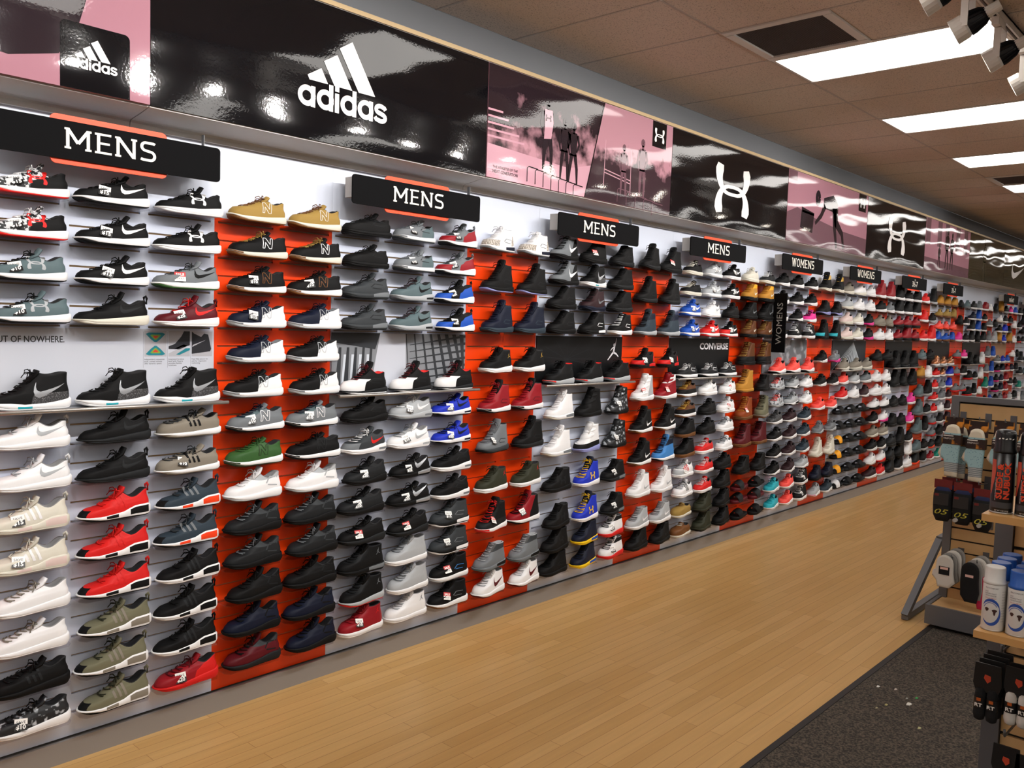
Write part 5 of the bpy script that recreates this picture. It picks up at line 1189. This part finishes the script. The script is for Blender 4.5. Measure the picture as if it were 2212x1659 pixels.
for n, (X, D, z) in enumerate(((5.57, 1.52, .865), (5.57, 1.41, .86), (5.57, 1.30, .84), (5.65, 1.50, .87), (5.65, 1.385, .87))):
    bulk_sock(X, D, z, ['navy and black sock bundle at left end of the middle row', 'black sock bundle second in the middle row beside the leftmost bundle', 'black sock bundle beside the wooden shelf end', 'black sock bundle tucked behind the leftmost bundle', 'black sock bundle tucked behind the second bundle'][n], n)
hook(5.80, 1.45, .92, .2, 'grey display hook over the left sock bundles'); hook(5.80, 1.33, .92, .2, 'grey display hook over the right sock bundles')
hook(5.80, 1.43, .70, .25, 'display hook with pale end cap below the left sock bundles', True); hook(5.80, 1.30, .69, .25, 'display hook with pale end cap below the right sock bundles', True)
SW, SGR = mat('sock_white', 'cfcbc3', .95), mat('sock_heather', '8d8a86', .95)
def ankle(X, D, ztop, mt, label, tag=None, grp='low-cut sock packs on the bottom row', long_=False):
    t = thing('ankle_sock_pack', label, 'socks', (X, D + FRONT, ztop), grp)
    H_ = .24 if long_ else .2
    out = [(.048 * math.cos(a), -.05 + .05 * math.sin(a)) for a in [math.radians(q) for q in range(0, 181, 22)]] + ([(-.05, -.12), (-.055, -.18), (-.045, -H_), (.02, -H_ + .0), (.045, -H_ * .85), (.05, -.12)] if long_ else [(-.05, -.11), (-.062, -.165), (-.03, -H_), (.035, -H_), (.045, -.16), (.07, -.135), (.066, -.105), (.05, -.09)])
    m = MB(); slab_y(m, out, -.011, .011, 0, .007); m.obj('sock', mt, t)
    if tag:
        m = MB(); m.box(-.0135, -.012, -.03, .03, -.12, -.07); m.obj('label_card', BLKF, t)
        m = MB(); m.box(-.0145, -.0137, -.022, .022, -.088, -.073); m.obj('price_sticker', mat('sticker_pink', 'e3b9ae', .5), t)
for i in range(4): ankle(5.58 + .035 * i, 1.483 - .012 * i, .452 + .01 * i, SW if i % 2 == 0 else SGR, ['white ankle sock pack with black label, frontmost in the left bunch', 'grey ankle sock pack second in the left bunch', 'white ankle sock pack third in the left bunch', 'grey ankle sock pack at the back of the left bunch'][i], tag=i == 0)
for i in range(4): ankle(5.56 + .035 * i, 1.338 - .012 * i, .44 + .01 * i, BLKF if i == 0 else (SGR if i % 2 else SW), ['black ankle sock pack with pink sticker, frontmost in the right bunch', 'grey ankle sock pack second in the right bunch', 'white ankle sock pack third in the right bunch', 'grey ankle sock pack at the back of the right bunch'][i], tag=i == 0, long_=True)
t_ = ankle(5.60, 1.262, .36, mat('sock_pink', 'c8284f', .9), 'bright pink sock pack peeking out left of the white-capped can')
hook(5.80, 1.45, .455, .2, 'display hook carrying the white ankle socks'); hook(5.80, 1.31, .455, .2, 'display hook carrying the black ankle socks')
# wooden shelves on the nearer stand
SHW = mat('shelf_wood', 'c4955a', .45)
def wshelf(z, label):
    t = thing('wooden_shelf', label, 'shelf', (2.72, 0, z), 'wooden shelves on the nearer stand')
    m = MB(); m.box(-.485, -.034, FRONT - .55, FRONT + .522, -.017, 0); m.obj('board', SHW, t)
    m = MB()
    for y in (FRONT + .40, FRONT - .4): m.box(-.35, -.02, y - .003, y + .003, -.06, -.017)
    m.obj('bracket', PEG, t)
wshelf(1.357, 'upper wooden shelf carrying the black spray cans'); wshelf(1.075, 'lower wooden shelf carrying the white and blue capped cans')
CANS = mat('can_steel', 'b9b9b7', .3, metal=.8)
def lathe(pr, n=32, m=0, mf=None):
    b = MB(); b.rings([[(r * math.cos(2 * PI * k / n), r * math.sin(2 * PI * k / n), z) for k in range(n)] for r, z in pr], m, mf=mf); return b
def wrap(mb, pts, a0, r, m=0):
    mb.poly([(r * math.cos(a0 + p[0] / r), r * math.sin(a0 + p[0] / r), p[1]) for p in pts], m)
def wstrip(mb, ab, a0, r, m=0):
    f = lambda p: (r * math.cos(a0 + p[0] / r), r * math.sin(a0 + p[0] / r), p[1])
    K = 1 + int(max(abs(a[0] - b[0]) for a, b in ab) / .003)
    for q in range(K): mb.strip([(f(tuple(lerp(u, v, q / K) for u, v in zip(a, b))), f(tuple(lerp(u, v, (q + 1) / K) for u, v in zip(a, b)))) for a, b in ab], m)
CK = mat('can_black', '0b0b0c', .3); CO = mat('can_orange', 'd8431f', .4); COR = mat('can_coral', 'c9553f', .4); CG = mat('can_grey_band', '3b3b3d', .35)
def suede_can(x, D, label):
    y = D + FRONT; t = thing('suede_spray_can', label, 'spray can', (x, y, 1.357), 'black suede and nubuck spray cans')
    a0 = math.atan2(FRONT - y, -x)                                 # label turned to the aisle
    lathe([(.0235, 0), (.0245, .002), (.0245, .146)]).obj('can_body', CK, t)
    lathe([(.0238, 0.0003), (.0252, .001), (.0252, .004), (.0245, .0045)]).obj('bottom_rim', CANS, t)
    lathe([(.0246, .144), (.0252, .146), (.0252, .150), (.0228, .156), (.0218, .188), (.02, .196), (.012, .199)]).obj('cap', CK, t)
    m = MB()
    for i in range(5): wstrip(m, [((-.016 + i * .0075, .176 + .002 * (i % 2)), (-.0115 + i * .0075, .1775)), ((-.016 + i * .0075, .179 + .002 * (i % 2)), (-.0115 + i * .0075, .1805))], a0, .0226)
    m.obj('cap_highlight_slots', WHT, t)
    m = MB(); r = .0254
    for s, off in (('SUEDE &', -.0055), ('NUBUCK', .0105)):
        put_text(m, s, lambda x, yy: (r * math.cos(a0 + (off - yy + .004) / r), r * math.sin(a0 + (off - yy + .004) / r), .036 + x), .0178, width=.084 if s[0] == 'S' else .088, bold=.0007)
    m.obj('lettering', CO, t)
    m = MB(); wstrip(m, [((-.033, .128), (-.018, .128)), ((-.033, .105), (-.017, .105)), ((-.033, .085), (-.0185, .085)), ((-.033, .065), (-.0235, .065)), ((-.033, .045), (-.0285, .045))], a0, .0247); m.obj('orange_flash', COR, t)
    m = MB(); wstrip(m, [((-.03 + .0025 * i, .014), (-.03 + .0025 * i, .028)) for i in range(25)], a0, .0247); m.obj('grey_band', CG, t)
    m = MB(); put_text(m, 'NET WT 5 OZ (142 g)', lambda x, yy: (r * math.cos(a0 + (x - .015) / r), r * math.sin(a0 + (x - .015) / r), .007 + yy), .004, width=.03)
    put_text(m, 'PROTECTS AND CLEANS SHOES', lambda x, yy: (r * math.cos(a0 + (-.0145 - yy) / r), r * math.sin(a0 + (-.0145 - yy) / r), .032 + x), .003, width=.055); m.obj('small_print', WHT, t)
suede_can(2.285, .493, 'black spray can with red SUEDE & NUBUCK lettering, fully visible'); suede_can(2.285, .440, 'black SUEDE & NUBUCK spray can cropped by the right edge')
CWH = mat('can_white', 'cfccc6', .35); CB = mat('cap_blue', '1553a8', .35); RING = mat('print_blue', '2b4f9e', .4); BRN = mat('print_brown', '3a1d17', .5); RD = mat('print_red', 'b8463f', .5); GTX = mat('print_grey', '55555a', .5)
def dis_can(x, D, capm, label, front=True):
    y = D + FRONT; t = thing('disinfectant_can', label, 'spray can', (x, y, 1.075), 'shoe disinfectant spray cans')
    a0 = math.atan2(FRONT - y, -x)
    lathe([(.0235, 0), (.0243, .002), (.0243, .113), (.022, .118)]).obj('can_body', CWH, t)
    lathe([(.0237, .0003), (.0247, .001), (.0247, .0035), (.0243, .004)]).obj('bottom_rim', CANS, t)
    lathe([(.0245, .112), (.0252, .114), (.0252, .119), (.0225, .121), (.0218, .15), (.021, .1525), (.02, .153)]).obj('cap', capm, t)
    if not front: return
    r = .0245
    def tx(mb, s, x0, z0, size, w, it=0): put_text(mb, s, lambda xx, yy: (r * math.cos(a0 + (x0 + xx + yy * it) / r), r * math.sin(a0 + (x0 + xx + yy * it) / r), z0 + yy), size, width=w)
    m = MB(); tx(m, 'PROCOMFORT', -.021, .102, .005, .03, .3); tx(m, 'SHOE', -.021, .094, .004, .008); tx(m, 'DISINFECTANT', -.021, .089, .0045, .026); tx(m, 'DEODORIZER', -.02, .084, .0045, .025)
    for i in range(12): tx(m, 'KEEP OUT OF REACH', .0185, .096 - i * .0065, .0028, .012)
    m.obj('lettering', GTX, t)
    m = MB(); tx(m, 'KILLS MRSA*', -.019, .078, .0045, .025); m.obj('red_lettering', RD, t)
    m = MB()
    wstrip(m, stroke(arc(-.006, .046, .021, .029, 150, 20, 18), [.001 + .006 * math.sin(PI * i / 18) for i in range(19)]), a0, r); wstrip(m, stroke(arc(-.006, .046, .021, .029, 20, -140, 20), [.0015 + .006 * math.sin(PI * i / 20) for i in range(21)]), a0, r)
    wstrip(m, stroke(arc(-.006, .043, .018, .026, 150, 40, 14), .0014), a0, r)
    m.obj('blue_ring', RING, t)
    m = MB()
    for cx, cz, sx, sz in ((-.014, .052, .0045, .0045), (.003, .05, .0055, .004), (.003, .044, .0025, .005)): wrap(m, [(cx + sx * math.cos(q) * (1 + .25 * math.sin(3 * q)), cz + sz * math.sin(q)) for q in [2 * PI * k / 10 for k in range(10)]], a0, r + .0002)
    m.obj('pictogram', BRN, t)
dis_can(2.278, .493, CWH, 'white-capped disinfectant can at the front left of the lower shelf')
dis_can(2.278, .440, CB, 'blue-capped disinfectant can at the front beside the white-capped can')
for i, (x, D) in enumerate(((2.332, .493), (2.386, .493), (2.440, .493), (2.332, .440), (2.386, .440))):
    dis_can(x, D, CB, ['blue-capped can directly behind the white-capped can', 'blue-capped can third back in the left can row', 'blue-capped can rearmost in the left can row', 'blue-capped can directly behind the front blue-capped can', 'blue-capped can third back in the right can row'][i], False)
def rt_pack(X, D, ztop, sockm, label):
    t = thing('boot_sock_pack', label, 'socks', (X, D + FRONT, ztop), 'carded sock packs on the nearer stand')
    m = MB(); slab_y(m, [(-.03, 0), (.03, 0), (.033, -.055), (.026, -.075), (-.026, -.075), (-.033, -.055)], -.004, .0); m.obj('header_card', mat('card_black', '121112', .45), t)
    m = MB(); slab_y(m, [(-.008, -.03), (.006, -.028), (.008, -.038), (-.001, -.05), (-.009, -.042)], -.0055, -.0042); m.obj('card_emblem', mat('print_ember', 'c4472c', .4), t)
    for s in (-1, 1):
        m = MB(); m.rings([[(-.002 + .011 * math.cos(a) * k, s * .0145 + .0135 * math.sin(a) * k, z) for a in [2 * PI * q / 12 for q in range(12)]] for z, k in ((-.066, .5), (-.072, .9), (-.085, 1), (-.115, 1), (-.135, 1.12), (-.148, .9), (-.152, .4))]); m.obj('rolled_sock', sockm, t)
        m = MB(); m.rings([[(-.002 + .0122 * math.cos(a), s * .0145 + .0147 * math.sin(a), z) for a in [2 * PI * q / 12 for q in range(12)]] for z in (-.118, -.09)], cap0=False, cap1=False); m.obj('wrap_band', mat('card_black', '121112', .45), t)
        m = MB(); put_text(m, 'RT', lambda x, y: (-.0155, s * .0145 + .009 - x, -.113 + y), .013, width=.018, bold=.0004); m.obj('lettering', WHT, t)
        m = MB(); m.box(-.0158, -.015, s * .0145 - .005, s * .0145 + .005, -.098, -.09); m.obj('orange_mark', mat('print_amber', 'b5581c', .5), t)
for i in range(4): rt_pack(2.46 + .022 * i, .533 - .004 * i, .925 + .006 * i, BLKF, ['black carded sock pack with RT bands, frontmost of its hook', 'black carded sock pack second on its hook', 'black carded sock pack third on its hook', 'black carded sock pack rearmost on its hook'][i])
for i in range(2): rt_pack(2.46 + .022 * i, .462 - .004 * i, .935 + .004 * i, SW, ['white rolled sock pack on black card at the right picture edge', 'white sock pack behind the frontmost white one'][i])
hook(2.72, .50, .99, .27, 'display hook carrying the black carded packs'); hook(2.72, .43, .99, .27, 'display hook carrying the white carded packs'); hook(2.72, .48, .775, .27, 'display hook carrying the lowest pack')
rt_pack(2.46, .478, .725, mat('sock_green', '3fae3a', .9), 'black carded pack with green socks at bottom edge')
rt_pack(2.46, .425, .715, BLKF, 'black carded pack at the bottom right picture corner')
# litter on the carpet
for nm, x, D, c, s, lab in (('paper_scrap', 4.38, 1.434, 'cfcdc6', .013, 'pale scrap nearest the black carpet edge strip'), ('paper_scrap', 4.41, 1.359, 'b9aca4', .012, 'small pale scrap between the two whitest scraps'), ('dark_crumb', 4.25, 1.424, '0b0b0e', .012, 'small black crumb on the carpet near the edge strip'), ('paper_scrap', 4.19, 1.329, 'a09a62', .012, 'thin yellowish sliver on the carpet'), ('paper_scrap', 4.12, 1.35, 'a59c78', .009, 'tiny tan scrap left of the yellowish sliver'), ('paper_scrap', 4.28, 1.254, 'd9d6cc', .02, 'small white paper scrap on the grey carpet'), ('plastic_bit', 4.38, 1.25, '2f9a4a', .011, 'small green scrap on the grey carpet'), ('paper_scrap', 4.05, 1.136, 'a9a878', .012, 'small yellowish scrap on the carpet, nearest the camera'), ('paper_scrap', 4.34, 1.283, '9a9c92', .008, 'tiny grey scrap beside the green one')):
    m = MB(); m.rings([[(s * math.cos(a) * k, s * .6 * math.sin(a) * k + .002 * math.sin(3 * a), z + .001 * math.sin(2 * a)) for a in [2 * PI * q / 7 for q in range(7)]] for z, k in ((0, 1), (.0015, .95))], smooth=False)
    m.obj(nm, mat('scrap_' + c, c, .6), None, (x, D + FRONT, .0052), label=lab, category='litter')
